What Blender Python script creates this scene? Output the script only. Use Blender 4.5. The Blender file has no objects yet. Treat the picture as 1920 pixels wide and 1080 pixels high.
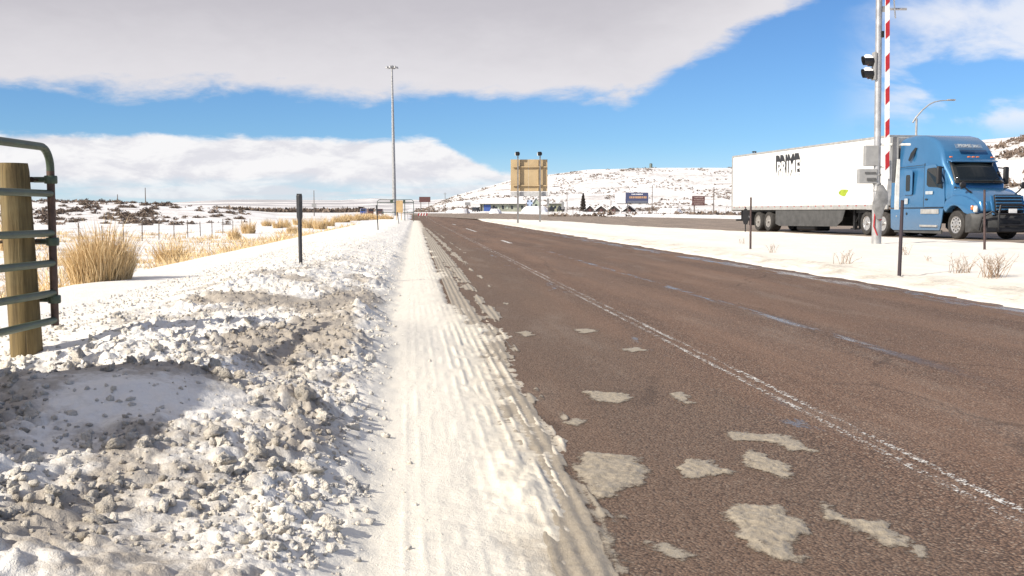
import bpy, bmesh, math, random
import numpy as np
from mathutils import Vector, Matrix

random.seed(7)
RNG = np.random.default_rng(11)
R = math.radians
scene = bpy.context.scene
COL = scene.collection

# ---------------------------------------------------------------- camera
CAM_H = 1.1
FPX = 2000.0                      # focal length in photo pixels (1920 wide)
PITCH = math.atan((540 - 398) / FPX)
cam_data = bpy.data.cameras.new('camera')
cam = bpy.data.objects.new('camera', cam_data)
COL.objects.link(cam)
cam.location = (0, 0, CAM_H)
cam.rotation_euler = (math.pi / 2 - PITCH, 0, 0)
cam_data.sensor_width = 36.0
cam_data.lens = 36.0 * FPX / 1920.0
cam_data.clip_start = 0.05
cam_data.clip_end = 20000
scene.camera = cam

# ---------------------------------------------------------------- light
SUN_AZ = R(-122)                  # from +Y towards +X: behind and to the left
SUN_EL = R(33)
SUN_DIR = Vector((math.sin(SUN_AZ) * math.cos(SUN_EL), math.cos(SUN_AZ) * math.cos(SUN_EL), math.sin(SUN_EL)))
sun_data = bpy.data.lights.new('sun', 'SUN')
sun_data.energy = 4.9
sun_data.angle = R(0.5)
sun_data.color = (1.0, 0.93, 0.82)
sun = bpy.data.objects.new('sun', sun_data)
COL.objects.link(sun)
sun.location = (-40, -20, 40)
sun.rotation_euler = SUN_DIR.to_track_quat('Z', 'Y').to_euler()

vs = scene.view_settings
scene.display_settings.display_device = 'sRGB'
vs.view_transform = 'Standard'
vs.look = 'None'
vs.exposure = 0.40
vs.gamma = 1.0
vs.use_curve_mapping = False
scene.cycles.max_bounces = 6
scene.cycles.diffuse_bounces = 3
scene.cycles.glossy_bounces = 3
scene.cycles.transparent_max_bounces = 8
scene.cycles.use_denoising = True


# ---------------------------------------------------------------- node helper
class NT:
    """small helper to write node expressions"""
    def __init__(self, tree):
        self.t = tree
        self.n = tree.nodes
        self.l = tree.links

    def node(self, kind, **kw):
        nd = self.n.new(kind)
        for k, v in kw.items():
            setattr(nd, k, v)
        return nd

    def put(self, sock, v):
        if isinstance(v, bpy.types.NodeSocket):
            self.l.new(v, sock)
        elif v is not None:
            if sock.type == 'RGBA' and hasattr(v, '__len__') and len(v) == 3:
                v = (*v, 1.0)
            sock.default_value = v

    def m(self, op, a, b=None, c=None, clamp=False):
        nd = self.node('ShaderNodeMath', operation=op, use_clamp=clamp)
        self.put(nd.inputs[0], a)
        if b is not None:
            self.put(nd.inputs[1], b)
        if c is not None:
            self.put(nd.inputs[2], c)
        return nd.outputs[0]

    def ss(self, v, a, b):
        """smoothstep from a to b (a may exceed b)"""
        if a > b:
            return self.m('SUBTRACT', 1.0, self.ss(v, b, a))
        nd = self.node('ShaderNodeMapRange', interpolation_type='SMOOTHSTEP')
        self.put(nd.inputs[0], v)
        nd.inputs[1].default_value = a
        nd.inputs[2].default_value = b
        return nd.outputs[0]

    def mix(self, f, a, b, blend='MIX'):
        nd = self.node('ShaderNodeMix', data_type='RGBA', blend_type=blend)
        self.put(nd.inputs[0], f)
        self.put(nd.inputs[6], a)
        self.put(nd.inputs[7], b)
        return nd.outputs[2]

    def noise(self, vec, scale, detail=4, rough=0.55, dist=0.0, col=False):
        nd = self.node('ShaderNodeTexNoise')
        self.put(nd.inputs['Vector'], vec)
        nd.inputs['Scale'].default_value = scale
        nd.inputs['Detail'].default_value = detail
        nd.inputs['Roughness'].default_value = rough
        nd.inputs['Distortion'].default_value = dist
        return nd.outputs['Color' if col else 'Fac']

    def voronoi(self, vec, scale, feature='F1', out='Distance'):
        nd = self.node('ShaderNodeTexVoronoi', feature=feature)
        self.put(nd.inputs['Vector'], vec)
        nd.inputs['Scale'].default_value = scale
        return nd.outputs[out]

    def comb(self, x, y, z):
        nd = self.node('ShaderNodeCombineXYZ')
        for s, v in zip(nd.inputs, (x, y, z)):
            self.put(s, v)
        return nd.outputs[0]

    def sep(self, v):
        nd = self.node('ShaderNodeSeparateXYZ')
        self.put(nd.inputs[0], v)
        return nd.outputs

    def bump(self, h, strength=0.5, dist=0.01):
        nd = self.node('ShaderNodeBump')
        self.put(nd.inputs['Strength'], strength)
        nd.inputs['Distance'].default_value = dist
        self.put(nd.inputs['Height'], h)
        return nd.outputs[0]

    def pos(self):
        return self.node('ShaderNodeNewGeometry').outputs['Position']

    def obj(self):
        return self.node('ShaderNodeTexCoord').outputs['Object']

    def attr(self, name):
        nd = self.node('ShaderNodeAttribute', attribute_name=name)
        return nd.outputs['Fac']


# ---------------------------------------------------------------- world
world = bpy.data.worlds.new('World')
scene.world = world
world.use_nodes = True
W = NT(world.node_tree)
W.n.clear()
sky = W.node('ShaderNodeTexSky', sky_type='NISHITA')
sky.sun_disc = False
sky.sun_elevation = SUN_EL
sky.sun_rotation = SUN_AZ
sky.altitude = 1800
sky.air_density = 1.0
sky.dust_density = 0.35
sky.ozone_density = 1.6
dirv = W.node('ShaderNodeTexCoord').outputs['Generated']
dx, dy, dz = W.sep(dirv)
az = W.m('ARCTAN2', dx, dy)
el = W.m('ARCSINE', dz)
# noise fields, in angles stretched sideways as low clouds are by perspective
cA = W.comb(W.m('MULTIPLY', az, 1.0), W.m('MULTIPLY', el, 2.6), 0.0)
n_big = W.noise(cA, 4.0, 6, 0.55)
n_mid = W.noise(cA, 13.0, 7, 0.6, 0.3)
n_fin = W.noise(cA, 34.0, 6, 0.62, 0.4)
pl = W.m('ADD', W.m('MAXIMUM', dz, 0.0), 0.06)
cP = W.comb(W.m('DIVIDE', dx, pl), W.m('DIVIDE', dy, pl), 3.0)
n_pl = W.noise(cP, 0.55, 6, 0.5)
# 1: the big grey deck overhead, its lower edge climbing to the right
edge = W.m('ADD', 0.103, W.m('MULTIPLY', W.m('MAXIMUM', W.m('SUBTRACT', az, 0.105), 0.0), 0.5))
e1 = W.m('SUBTRACT', el, edge)
e1 = W.m('ADD', e1, W.m('MULTIPLY', W.m('SUBTRACT', n_big, 0.5), 0.035))
e1 = W.m('ADD', e1, W.m('MULTIPLY', W.m('SUBTRACT', n_mid, 0.5), 0.040))
e1 = W.m('ADD', e1, W.m('MULTIPLY', W.m('SUBTRACT', n_fin, 0.5), 0.016))
deck = W.ss(e1, -0.004, 0.014)
ahead = W.ss(W.m('DIVIDE', dy, W.m('MAXIMUM', dz, 0.02)), 0.6, 2.2)
broken = W.ss(n_pl, 0.27, 0.42)          # unseen broken cloud overhead and behind, added to whiten the sky light
ahead = W.m('MAXIMUM', ahead, W.m('MULTIPLY', broken, W.ss(el, 0.02, 0.15)))
deck = W.m('MULTIPLY', deck, ahead)
deck_t = W.ss(e1, 0.0, 0.10)
deck_n = W.m('ADD', W.m('MULTIPLY', n_pl, 0.55), W.m('MULTIPLY', n_big, 0.45))
deck_c = W.mix(deck_t, (0.61, 0.595, 0.62), (0.435, 0.42, 0.455))
deck_c = W.mix(W.ss(deck_n, 0.35, 0.68), W.mix(0.12, deck_c, (0.34, 0.335, 0.37)), deck_c)
# 2: bank of cumulus low over the left horizon
top2 = W.m('SUBTRACT', 0.069, W.m('MULTIPLY', W.ss(az, -0.085, 0.005), 0.032))
top2 = W.m('SUBTRACT', top2, W.m('MULTIPLY', W.ss(az, 0.02, 0.20), 0.008))
e2 = W.m('SUBTRACT', top2, el)
e2 = W.m('ADD', e2, W.m('MULTIPLY', W.m('SUBTRACT', n_mid, 0.5), 0.020))
e2 = W.m('ADD', e2, W.m('MULTIPLY', W.m('SUBTRACT', n_fin, 0.5), 0.008))
m2 = W.ss(e2, -0.001, 0.0055)
low = W.ss(W.m('ADD', el, W.m('MULTIPLY', W.m('SUBTRACT', n_mid, 0.5), 0.03)), 0.014, 0.034)
n_str = W.noise(W.comb(W.m('MULTIPLY', az, 1.0), W.m('MULTIPLY', el, 9.0), 7.0), 9.0, 6, 0.6, 0.4)
low = W.m('MAXIMUM', low, W.m('MULTIPLY', W.ss(n_str, 0.35, 0.62), 0.8))
m2 = W.m('MULTIPLY', m2, low)
gap = W.m('MULTIPLY', W.m('SUBTRACT', 1.0, W.m('MULTIPLY', W.ss(az, 0.0, 0.06), W.ss(n_mid, 0.62, 0.42))), 1.0)
m2 = W.m('MULTIPLY', m2, gap)
sh2 = W.noise(W.comb(W.m('ADD', az, 0.012), W.m('ADD', W.m('MULTIPLY', el, 2.6), -0.02), 0.0), 13.0, 7, 0.6, 0.3)
rel2 = W.m('SUBTRACT', n_mid, sh2)
c2 = W.mix(W.ss(W.m('ADD', W.m('MULTIPLY', rel2, 1.0), W.m('MULTIPLY', e2, -1.4)), -0.17, 0.05), (0.58, 0.58, 0.62), (0.715, 0.71, 0.72))
# 3: torn fair-weather clouds on the right
cR = W.comb(W.m('ADD', az, W.m('MULTIPLY', el, 0.8)), W.m('MULTIPLY', el, 1.9), 1.7)
n_r = W.noise(cR, 7.5, 8, 0.57, 0.35)
zone = W.m('MULTIPLY', W.ss(az, 0.28, 0.38), W.ss(el, 0.055, 0.085))
zone = W.m('MULTIPLY', zone, W.ss(el, 0.24, 0.165))
band = W.m('ABSOLUTE', W.m('SUBTRACT', W.m('SUBTRACT', el, 0.118), W.m('MULTIPLY', W.m('SUBTRACT', n_big, 0.5), 0.05)))
n_r2 = W.m('SUBTRACT', W.m('ADD', n_r, 0.04), W.m('MULTIPLY', W.ss(band, 0.016, 0.0), 0.10))
m3 = W.m('MULTIPLY', W.ss(n_r2, 0.43, 0.62), zone)
m3 = W.m('MULTIPLY', m3, 0.85)
# 4: thin milky air close to the ground
m4 = W.m('MULTIPLY', W.ss(el, 0.07, 0.0), 0.38)

skyc = W.mix(1.0, sky.outputs[0], (0.64, 0.95, 1.30), 'MULTIPLY')
bg_sky = W.node('ShaderNodeBackground')
W.put(bg_sky.inputs[0], skyc)
bg_sky.inputs[1].default_value = 0.072
cloud = W.mix(m4, (0, 0, 0), (0.60, 0.70, 0.84))
cloud = W.mix(m3, cloud, (0.68, 0.69, 0.73))
cloud = W.mix(m2, cloud, c2)
cloud = W.mix(deck, cloud, deck_c)
inv = lambda v: W.m('SUBTRACT', 1.0, v)
alpha = W.m('MULTIPLY', W.m('MULTIPLY', inv(m2), inv(m3)), W.m('MULTIPLY', inv(deck), inv(m4)))
cover = inv(alpha)
bg_cl = W.node('ShaderNodeBackground')
# un-premultiply the low haze so that the cover fraction carries it
W.put(bg_cl.inputs[0], cloud)
bg_cl.inputs[1].default_value = 1.0
sky_part = W.node('ShaderNodeMixShader')
W.put(sky_part.inputs[0], cover)
blk = W.node('ShaderNodeBackground')
blk.inputs[0].default_value = (0, 0, 0, 1)
W.l.new(bg_sky.outputs[0], sky_part.inputs[1])
W.l.new(blk.outputs[0], sky_part.inputs[2])
addw = W.node('ShaderNodeAddShader')
W.l.new(sky_part.outputs[0], addw.inputs[0])
W.l.new(bg_cl.outputs[0], addw.inputs[1])
wout = W.node('ShaderNodeOutputWorld')
W.l.new(addw.outputs[0], wout.inputs[0])


# ---------------------------------------------------------------- materials
def material(name):
    m = bpy.data.materials.new(name)
    m.use_nodes = True
    t = NT(m.node_tree)
    p = t.n['Principled BSDF']
    return m, t, p


def simple(name, col, rough=0.6, metal=0.0, var=0.12, scale=6.0, bump=0.0, bscale=60.0, spec=0.5):
    """plain painted or bare surface with some grime in its colour"""
    m, t, p = material(name)
    o = t.obj()
    n = t.noise(o, scale, 5, 0.6)
    dark = tuple(c * (1 - var * 2.0) for c in col)
    lite = tuple(min(1.0, c * (1 + var)) for c in col)
    t.put(p.inputs['Base Color'], t.mix(t.ss(n, 0.25, 0.75), dark, lite))
    t.put(p.inputs['Roughness'], t.m('ADD', rough - 0.08, t.m('MULTIPLY', n, 0.16)))
    p.inputs['Metallic'].default_value = metal
    p.inputs['Specular IOR Level'].default_value = spec
    if bump:
        t.put(p.inputs['Normal'], t.bump(t.noise(o, bscale, 4, 0.6), bump, 0.01))
    return m


# ---------------------------------------------------------------- mesh building
class MB:
    def __init__(self):
        self.v = []
        self.f = []

    def add(self, verts, faces):
        b = len(self.v)
        self.v.extend([tuple(p) for p in verts])
        self.f.extend([tuple(i + b for i in f) for f in faces])
        return self

    def box(self, c, s, rz=0.0, rot=None):
        hx, hy, hz = s[0] / 2, s[1] / 2, s[2] / 2
        M = rot if rot is not None else Matrix.Rotation(rz, 3, 'Z')
        c = Vector(c)
        vs_ = [c + M @ Vector((x * hx, y * hy, z * hz)) for z in (-1, 1) for y in (-1, 1) for x in (-1, 1)]
        return self.add(vs_, [(0, 2, 3, 1), (4, 5, 7, 6), (0, 1, 5, 4), (2, 6, 7, 3), (0, 4, 6, 2), (1, 3, 7, 5)])

    def span(self, a, b):
        a, b = Vector(a), Vector(b)
        return self.box((a + b) / 2, [abs(q) for q in (b - a)])

    def tube(self, pts, r, n=10, caps=True):
        pts = [Vector(p) for p in pts]
        rs = r if hasattr(r, '__len__') else [r] * len(pts)
        rings = []
        prev = None
        for i, p in enumerate(pts):
            a = pts[max(0, i - 1)]
            b = pts[min(len(pts) - 1, i + 1)]
            d = (b - a).normalized()
            if prev is None:
                up = Vector((0, 0, 1)) if abs(d.z) < 0.9 else Vector((1, 0, 0))
                s = d.cross(up).normalized()
            else:
                s = (prev - d * prev.dot(d)).normalized()
            prev = s
            q = d.cross(s)
            rings.append([p + (s * math.cos(2 * math.pi * k / n) + q * math.sin(2 * math.pi * k / n)) * rs[i] for k in range(n)])
        verts = [v for ring in rings for v in ring]
        faces = []
        for i in range(len(rings) - 1):
            for k in range(n):
                k2 = (k + 1) % n
                faces.append((i * n + k, i * n + k2, (i + 1) * n + k2, (i + 1) * n + k))
        if caps:
            faces.append(tuple(range(n - 1, -1, -1)))
            faces.append(tuple((len(rings) - 1) * n + k for k in range(n)))
        return self.add(verts, faces)

    def lathe(self, prof, axis='Z', c=(0, 0, 0), n=24):
        """prof: list of (radius, along)"""
        c = Vector(c)
        verts, faces = [], []
        for r, h in prof:
            for k in range(n):
                a = 2 * math.pi * k / n
                u, w = r * math.cos(a), r * math.sin(a)
                p = {'Z': (u, w, h), 'Y': (w, h, u), 'X': (h, u, w)}[axis]
                verts.append(c + Vector(p))
        for i in range(len(prof) - 1):
            for k in range(n):
                k2 = (k + 1) % n
                faces.append((i * n + k, i * n + k2, (i + 1) * n + k2, (i + 1) * n + k))
        faces.append(tuple(range(n - 1, -1, -1)))
        faces.append(tuple((len(prof) - 1) * n + k for k in range(n)))
        return self.add(verts, faces)

    def prism(self, poly, a, b, plane='XZ'):
        """poly in a plane, extruded between a and b along the third axis"""
        def P(u, w, h):
            return {'XZ': (u, h, w), 'XY': (u, w, h), 'YZ': (h, u, w)}[plane]
        n = len(poly)
        verts = [P(u, w, a) for u, w in poly] + [P(u, w, b) for u, w in poly]
        faces = [tuple(range(n)), tuple(range(2 * n - 1, n - 1, -1))]
        for k in range(n):
            k2 = (k + 1) % n
            faces.append((k, k + n, k2 + n, k2))
        return self.add(verts, faces)

    def mesh(self, name, mat=None, smooth=False, bevel=0.0, seg=2):
        me = bpy.data.meshes.new(name)
        me.from_pydata(self.v, [], self.f)
        bm = bmesh.new()
        bm.from_mesh(me)
        bmesh.ops.recalc_face_normals(bm, faces=bm.faces[:])
        if bevel:
            es = [e for e in bm.edges if len(e.link_faces) == 2 and e.calc_face_angle(0) > 0.5]
            bmesh.ops.bevel(bm, geom=es, offset=bevel, segments=seg, profile=0.5, affect='EDGES', clamp_overlap=True)
        bm.to_mesh(me)
        bm.free()
        if mat is not None:
            me.materials.append(mat)
        if smooth:
            me.shade_smooth()
            me.set_sharp_from_angle(angle=R(smooth if smooth is not True else 40))
        return me

    def build(self, name, mat=None, parent=None, smooth=False, bevel=0.0, seg=2, loc=None):
        o = bpy.data.objects.new(name, self.mesh(name, mat, smooth, bevel, seg))
        COL.objects.link(o)
        if parent is not None:
            o.parent = parent
        if loc is not None:
            o.location = loc
        return o


def grid_mesh(name, X, Y, Z, mat, attrs=None, keep=None):
    """rows x cols arrays -> mesh object data"""
    nr, nc = X.shape
    co = np.stack([X, Y, Z], -1).reshape(-1, 3).astype(np.float32)
    i = np.arange(nr * nc).reshape(nr, nc)
    q = np.stack([i[:-1, :-1], i[:-1, 1:], i[1:, 1:], i[1:, :-1]], -1).reshape(-1, 4)
    if keep is not None:
        q = q[keep.reshape(-1)]
    return raw_mesh(name, co, q, mat, attrs, smooth=True)


def raw_mesh(name, co, faces, mat, attrs=None, smooth=True):
    """co (n,3), faces (m,k) all of the same length k"""
    me = bpy.data.meshes.new(name)
    k = faces.shape[1]
    me.vertices.add(len(co))
    me.vertices.foreach_set('co', np.ascontiguousarray(co, dtype=np.float32).ravel())
    me.loops.add(faces.size)
    me.loops.foreach_set('vertex_index', np.ascontiguousarray(faces, dtype=np.int32).ravel())
    me.polygons.add(len(faces))
    me.polygons.foreach_set('loop_start', np.arange(0, faces.size, k, dtype=np.int32))
    me.update(calc_edges=True)
    if smooth:
        me.polygons.foreach_set('use_smooth', np.ones(len(faces), dtype=bool))
    for nm, arr in (attrs or {}).items():
        a = me.attributes.new(nm, 'FLOAT', 'POINT')
        a.data.foreach_set('value', np.ascontiguousarray(arr, dtype=np.float32).ravel())
    if mat is not None:
        me.materials.append(mat)
    me.validate()
    return me


def link(name, me, parent=None, loc=None, rz=None, scale=None):
    o = bpy.data.objects.new(name, me)
    COL.objects.link(o)
    if parent is not None:
        o.parent = parent
    if loc is not None:
        o.location = loc
    if rz is not None:
        o.rotation_euler[2] = rz
    if scale is not None:
        o.scale = (scale,) * 3 if not hasattr(scale, '__len__') else scale
    return o


def tag(o, label=None, cat=None, group=None, kind=None):
    if label:
        o['label'] = label
    if cat:
        o['category'] = cat
    if group:
        o['group'] = group
    if kind:
        o['kind'] = kind
    return o


def thing(name, label, cat, loc=(0, 0, 0), rz=0.0, group=None):
    o = bpy.data.objects.new(name, None)
    o.empty_display_size = 0.2
    COL.objects.link(o)
    o.location = loc
    o.rotation_euler = (0, 0, rz)
    return tag(o, label, cat, group)


def text_mesh(name, body, size, mat, offset=0.0, extrude=0.004, shear=0.0, align='CENTER', spacing=1.0):
    cu = bpy.data.curves.new(name, 'FONT')
    cu.body = body
    cu.size = size
    cu.offset = offset
    cu.extrude = extrude
    cu.shear = shear
    cu.align_x = align
    cu.align_y = 'CENTER'
    cu.space_character = spacing
    cu.resolution_u = 3
    ob = bpy.data.objects.new(name, cu)
    COL.objects.link(ob)
    dg = bpy.context.evaluated_depsgraph_get()
    me = bpy.data.meshes.new_from_object(ob.evaluated_get(dg))
    bpy.data.objects.remove(ob)
    bpy.data.curves.remove(cu)
    me.materials.clear()
    me.materials.append(mat)
    return me


# ---------------------------------------------------------------- noise in numpy
_perm = np.random.default_rng(3).permutation(256)
_perm = np.concatenate([_perm, _perm, _perm])
_ga = np.random.default_rng(4).uniform(0, 2 * math.pi, 256)
_gx, _gy = np.cos(_ga), np.sin(_ga)


def perlin(x, y):
    x = np.asarray(x, dtype=np.float64)
    y = np.asarray(y, dtype=np.float64)
    xi = np.floor(x).astype(np.int64)
    yi = np.floor(y).astype(np.int64)
    xf, yf = x - xi, y - yi
    u = xf * xf * xf * (xf * (xf * 6 - 15) + 10)
    v = yf * yf * yf * (yf * (yf * 6 - 15) + 10)

    def g(ix, iy, fx, fy):
        h = _perm[_perm[ix & 255] + (iy & 255)]
        return _gx[h] * fx + _gy[h] * fy
    a = g(xi, yi, xf, yf)
    b = g(xi + 1, yi, xf - 1, yf)
    c = g(xi, yi + 1, xf, yf - 1)
    d = g(xi + 1, yi + 1, xf - 1, yf - 1)
    return (a + u * (b - a) + v * ((c + u * (d - c)) - (a + u * (b - a)))) * 1.4


def fbm(x, y, octaves=4, gain=0.5):
    s, a, t = 0.0, 1.0, 0.0
    for k in range(octaves):
        s = s + a * perlin(x * 2 ** k + 17.3 * k, y * 2 ** k - 9.1 * k)
        t += a
        a *= gain
    return s / t


_fp = np.random.default_rng(8).random((256, 3))


def worley(x, y):
    """distance to the nearest feature point, and that cell's random value"""
    x = np.asarray(x, dtype=np.float64)
    y = np.asarray(y, dtype=np.float64)
    xi = np.floor(x).astype(np.int64)
    yi = np.floor(y).astype(np.int64)
    best = np.full(x.shape, 9.0)
    val = np.zeros(x.shape)
    for ox in (-1, 0, 1):
        for oy in (-1, 0, 1):
            h = _perm[_perm[(xi + ox) & 255] + ((yi + oy) & 255)]
            px_ = xi + ox + _fp[h, 0]
            py_ = yi + oy + _fp[h, 1]
            d = np.hypot(px_ - x, py_ - y)
            s = d < best
            best = np.where(s, d, best)
            val = np.where(s, _fp[h, 2], val)
    return best, val


def sstep(a, b, v):
    t = np.clip((np.asarray(v, dtype=np.float64) - a) / (b - a), 0, 1)
    return t * t * (3 - 2 * t)


# ---------------------------------------------------------------- lie of the land
SL = 0.0904                                  # the ramp road drifts left with distance
HD = Vector((0.18, -0.9837, 0)).normalized() # direction the truck drives
HN = Vector((-HD.y, HD.x, 0))                # from the truck's near side across the highway
P0 = Vector((12.3, 59.9, 0))                 # near rear corner of the trailer
HW_Z = 0.10                                  # highway level
HW_W = 32.0


def lat(x, y):
    return x + SL * y


def right_edge(y):
    return 6.85 + 0.0115 * np.clip(y, 0, 400)


def hw_a(x, y):
    return (x - P0.x) * HN.x + (y - P0.y) * HN.y


def rise(y):
    return 0.0036 * np.clip(np.asarray(y, dtype=np.float64) - 120, 0, 380)


EDGE_Y = np.array([2.0, 3.3, 3.9, 4.3, 4.9, 5.5, 6.4, 8.7, 10.2, 11.2, 13.6, 18, 26.8, 42, 100, 140])
EDGE_L = np.array([.56, .60, .62, .66, .74, .73, .72, .77, .95, .98, 1.05, 1.10, 1.30, 1.30, 1.0, 0.9])


def left_profile(l):
    """large shape of the land left of the road, without detail"""
    crest = 0.17 * sstep(-0.2, -1.6, l)
    return crest - 0.85 * sstep(-4.1, -7.6, l)


HILLS = [
    # px table, pixels above the eye line, inner radius, outer radius, roughness
    ((-900, -300, 0, 150, 250, 330, 430, 520, 620), (22, 24, 21, 20, 19, 15, 8, 1, 0), 150, 262, 0.5),
    ((640, 800, 850, 900, 960, 1050, 1100, 1219, 1370, 1500, 1700, 1850, 1920, 2100, 2600), (0, 4, 26, 40, 57, 69, 75, 77.5, 77, 77, 72, 66, 60, 70, 100), 470, 820, 2.5),
    ((1500, 1640, 1760, 1850, 1920, 2060, 2400, 2900), (0, 30, 78, 102, 120, 150, 170, 120), 230, 400, 2.2),
    ((-1500, -200, 100, 300, 380, 450, 520, 640, 700, 760, 850, 1000, 3000), (16, 14, 13, 13, 18, 21, 22, 22, 25, 22, 16, 14, 14), 1500, 2900, 5.0),
]


def land(x, y):
    """height of the open ground everywhere"""
    x = np.asarray(x, dtype=np.float64)
    y = np.asarray(y, dtype=np.float64)
    l = lat(x, y)
    a = hw_a(x, y)
    z = left_profile(l) + rise(y)
    z = z + 0.10 * fbm(x / 9.0, y / 9.0, 3) * sstep(-4.5, -8, l) * sstep(400, 100, np.hypot(x, y))
    # far verge of the highway: plough berm, then flat
    far = sstep(HW_W, HW_W + 4, a)
    z = z + np.where(l > 0, 0.30 * far + 0.25 * np.exp(-((a - HW_W - 4) / 3.0) ** 2), 0)
    r = np.hypot(x, y)
    front = y > 1.0
    px = 960 + FPX * x / np.maximum(y, 1.0)
    for tx, th, r0, r1, rough in HILLS:
        hh = np.interp(px, tx, th) / FPX
        zz = hh * r1 + np.where(hh > 0, CAM_H * np.clip(hh * 200, 0, 1), 0)
        t = np.clip((r - r0) / (r1 - r0), 0, 1)
        prof = 0.45 * t + 0.55 * sstep(0.15, 0.95, t)
        n = fbm(x / (r1 * 0.10), y / (r1 * 0.10), 5)
        g = sstep(0, 0.15, t)
        k = np.clip(zz / (0.02 * r1 + 0.1), 0, 1)
        add = zz * prof + rough * n * g * k * (1 - 0.75 * sstep(0.75, 1.0, t))
        z = z + np.where(front, add, 0)
    return z


def ray(px, py, Y):
    """world point seen at photo pixel (px, py) at distance Y ahead"""
    a = (540 - py) / FPX
    c, s = math.cos(PITCH), math.sin(PITCH)
    q = Y * (a * c - s) / (c + a * s)
    dep = Y * c - q * s
    return Vector(((px - 960) / FPX * dep, Y, CAM_H + q))


def on_land(px, Y, f=None):
    """stand a thing on the ground at photo column px, Y metres ahead"""
    x = (px - 960) / FPX * Y
    return Vector((x, Y, float((f or land)(np.array([x]), np.array([Y]))[0])))


def hit(px, py, f):
    Ys = np.geomspace(2.5, 900, 5000)
    a = (540 - py) / FPX
    c, s = math.cos(PITCH), math.sin(PITCH)
    q = Ys * (a * c - s) / (c + a * s)
    xs = (px - 960) / FPX * (Ys * c - q * s)
    below = np.nonzero(CAM_H + q < f(xs, Ys))[0]
    i = below[0] if len(below) else len(Ys) - 1
    return Vector((float(xs[i]), float(Ys[i]), float(f(xs[i:i + 1], Ys[i:i + 1])[0])))


# ================================================================ ground, roads, snow
# ---- snow and earth of the open land
m_land, t, p = material('snowy_ground')
pos = t.pos()
sx, sy, sz = t.sep(pos)
rad = t.m('SQRT', t.m('ADD', t.m('MULTIPLY', sx, sx), t.m('MULTIPLY', sy, sy)))
nb = t.noise(pos, 0.05, 6, 0.6)
nm = t.noise(pos, 0.35, 6, 0.65)
ns = t.noise(pos, 1.6, 4, 0.6)
lv = t.noise(t.comb(t.m('MULTIPLY', sx, 0.006), t.m('MULTIPLY', sy, 0.006), t.m('MULTIPLY', sz, 0.22)), 3.0, 5, 0.6)
nrm = t.node('ShaderNodeNewGeometry').outputs['Normal']
slope = t.m('SUBTRACT', 1.0, t.sep(nrm)[2])
bare = t.m('ADD', t.m('MULTIPLY', nm, 0.55), t.m('MULTIPLY', lv, 0.55))
bare = t.m('ADD', bare, t.m('MULTIPLY', t.ss(slope, 0.0, 0.12), 0.12))
bare = t.m('SUBTRACT', bare, t.m('MULTIPLY', nb, 0.10))
hill = t.ss(rad, 90, 190)
bare_f = t.m('MULTIPLY', t.m('MAXIMUM', t.ss(bare, 0.535, 0.66), t.m('MULTIPLY', t.ss(t.m('ADD', bare, t.m('MULTIPLY', t.m('SUBTRACT', ns, 0.5), 0.5)), 0.42, 0.64), 0.58)), hill)
fieldgrass = t.m('MULTIPLY', t.ss(t.m('ADD', t.m('MULTIPLY', ns, 0.5), t.m('MULTIPLY', nm, 0.5)), 0.44, 0.62), t.ss(rad, 120, 60))
earth = t.mix(ns, (0.13, 0.095, 0.07), (0.26, 0.20, 0.15))
snowc = t.mix(nm, (0.80, 0.79, 0.79), (0.86, 0.85, 0.84))
cc = t.mix(t.m('MULTIPLY', bare_f, 0.85), snowc, earth)
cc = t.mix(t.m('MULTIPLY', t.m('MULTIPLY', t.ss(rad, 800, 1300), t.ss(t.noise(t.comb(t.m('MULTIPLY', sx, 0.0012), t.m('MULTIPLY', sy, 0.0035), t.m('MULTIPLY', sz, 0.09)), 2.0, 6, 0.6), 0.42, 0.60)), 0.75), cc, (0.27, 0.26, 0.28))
cc = t.mix(t.m('MULTIPLY', fieldgrass, t.m('MULTIPLY', t.ss(t.m('ADD', sx, t.m('MULTIPLY', sy, SL)), -5.0, -8.5), 0.65)), cc, (0.62, 0.47, 0.27))
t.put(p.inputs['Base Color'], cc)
p.inputs['Roughness'].default_value = 0.75
t.put(p.inputs['Normal'], t.bump(t.m('ADD', t.noise(pos, 0.9, 6, 0.65), t.m('MULTIPLY', t.noise(pos, 7.0, 4, 0.6), 0.2)), 0.6, 0.25))

def in_cut(x, y):
    """where another surface lies on top and the ground sheet keeps below it"""
    l, a = lat(x, y), hw_a(x, y)
    bank = (l > -8.4) & (l < 3) & (y > 1.5) & (y < 128)
    road_ = (l > -0.6) & (l < right_edge(y) + 1.0)
    high = (a > -2.0) & (a < HW_W - 0.2) & (y > -60) & (y < 330)
    med = (l > right_edge(y) - 0.5) & (a < 0.5) & (l > 0)
    return bank | road_ | high | med

ang = np.unique(np.concatenate([np.linspace(-math.pi, -0.62, 60), np.linspace(-0.62, 0.62, 760), np.linspace(0.62, math.pi, 60)]))
radii = np.concatenate([[0.6], np.geomspace(1.5, 60, 70)[:-1], np.geomspace(60, 900, 190)[:-1], np.geomspace(900, 9000, 70)])
RR, AA = np.meshgrid(radii, ang, indexing='ij')
GX, GY = RR * np.sin(AA), RR * np.cos(AA)
GZ = land(GX, GY)
GZ = GZ - np.where(in_cut(GX, GY), 0.16, 0.0)
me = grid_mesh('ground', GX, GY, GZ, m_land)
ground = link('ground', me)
tag(ground, kind='structure')

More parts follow.
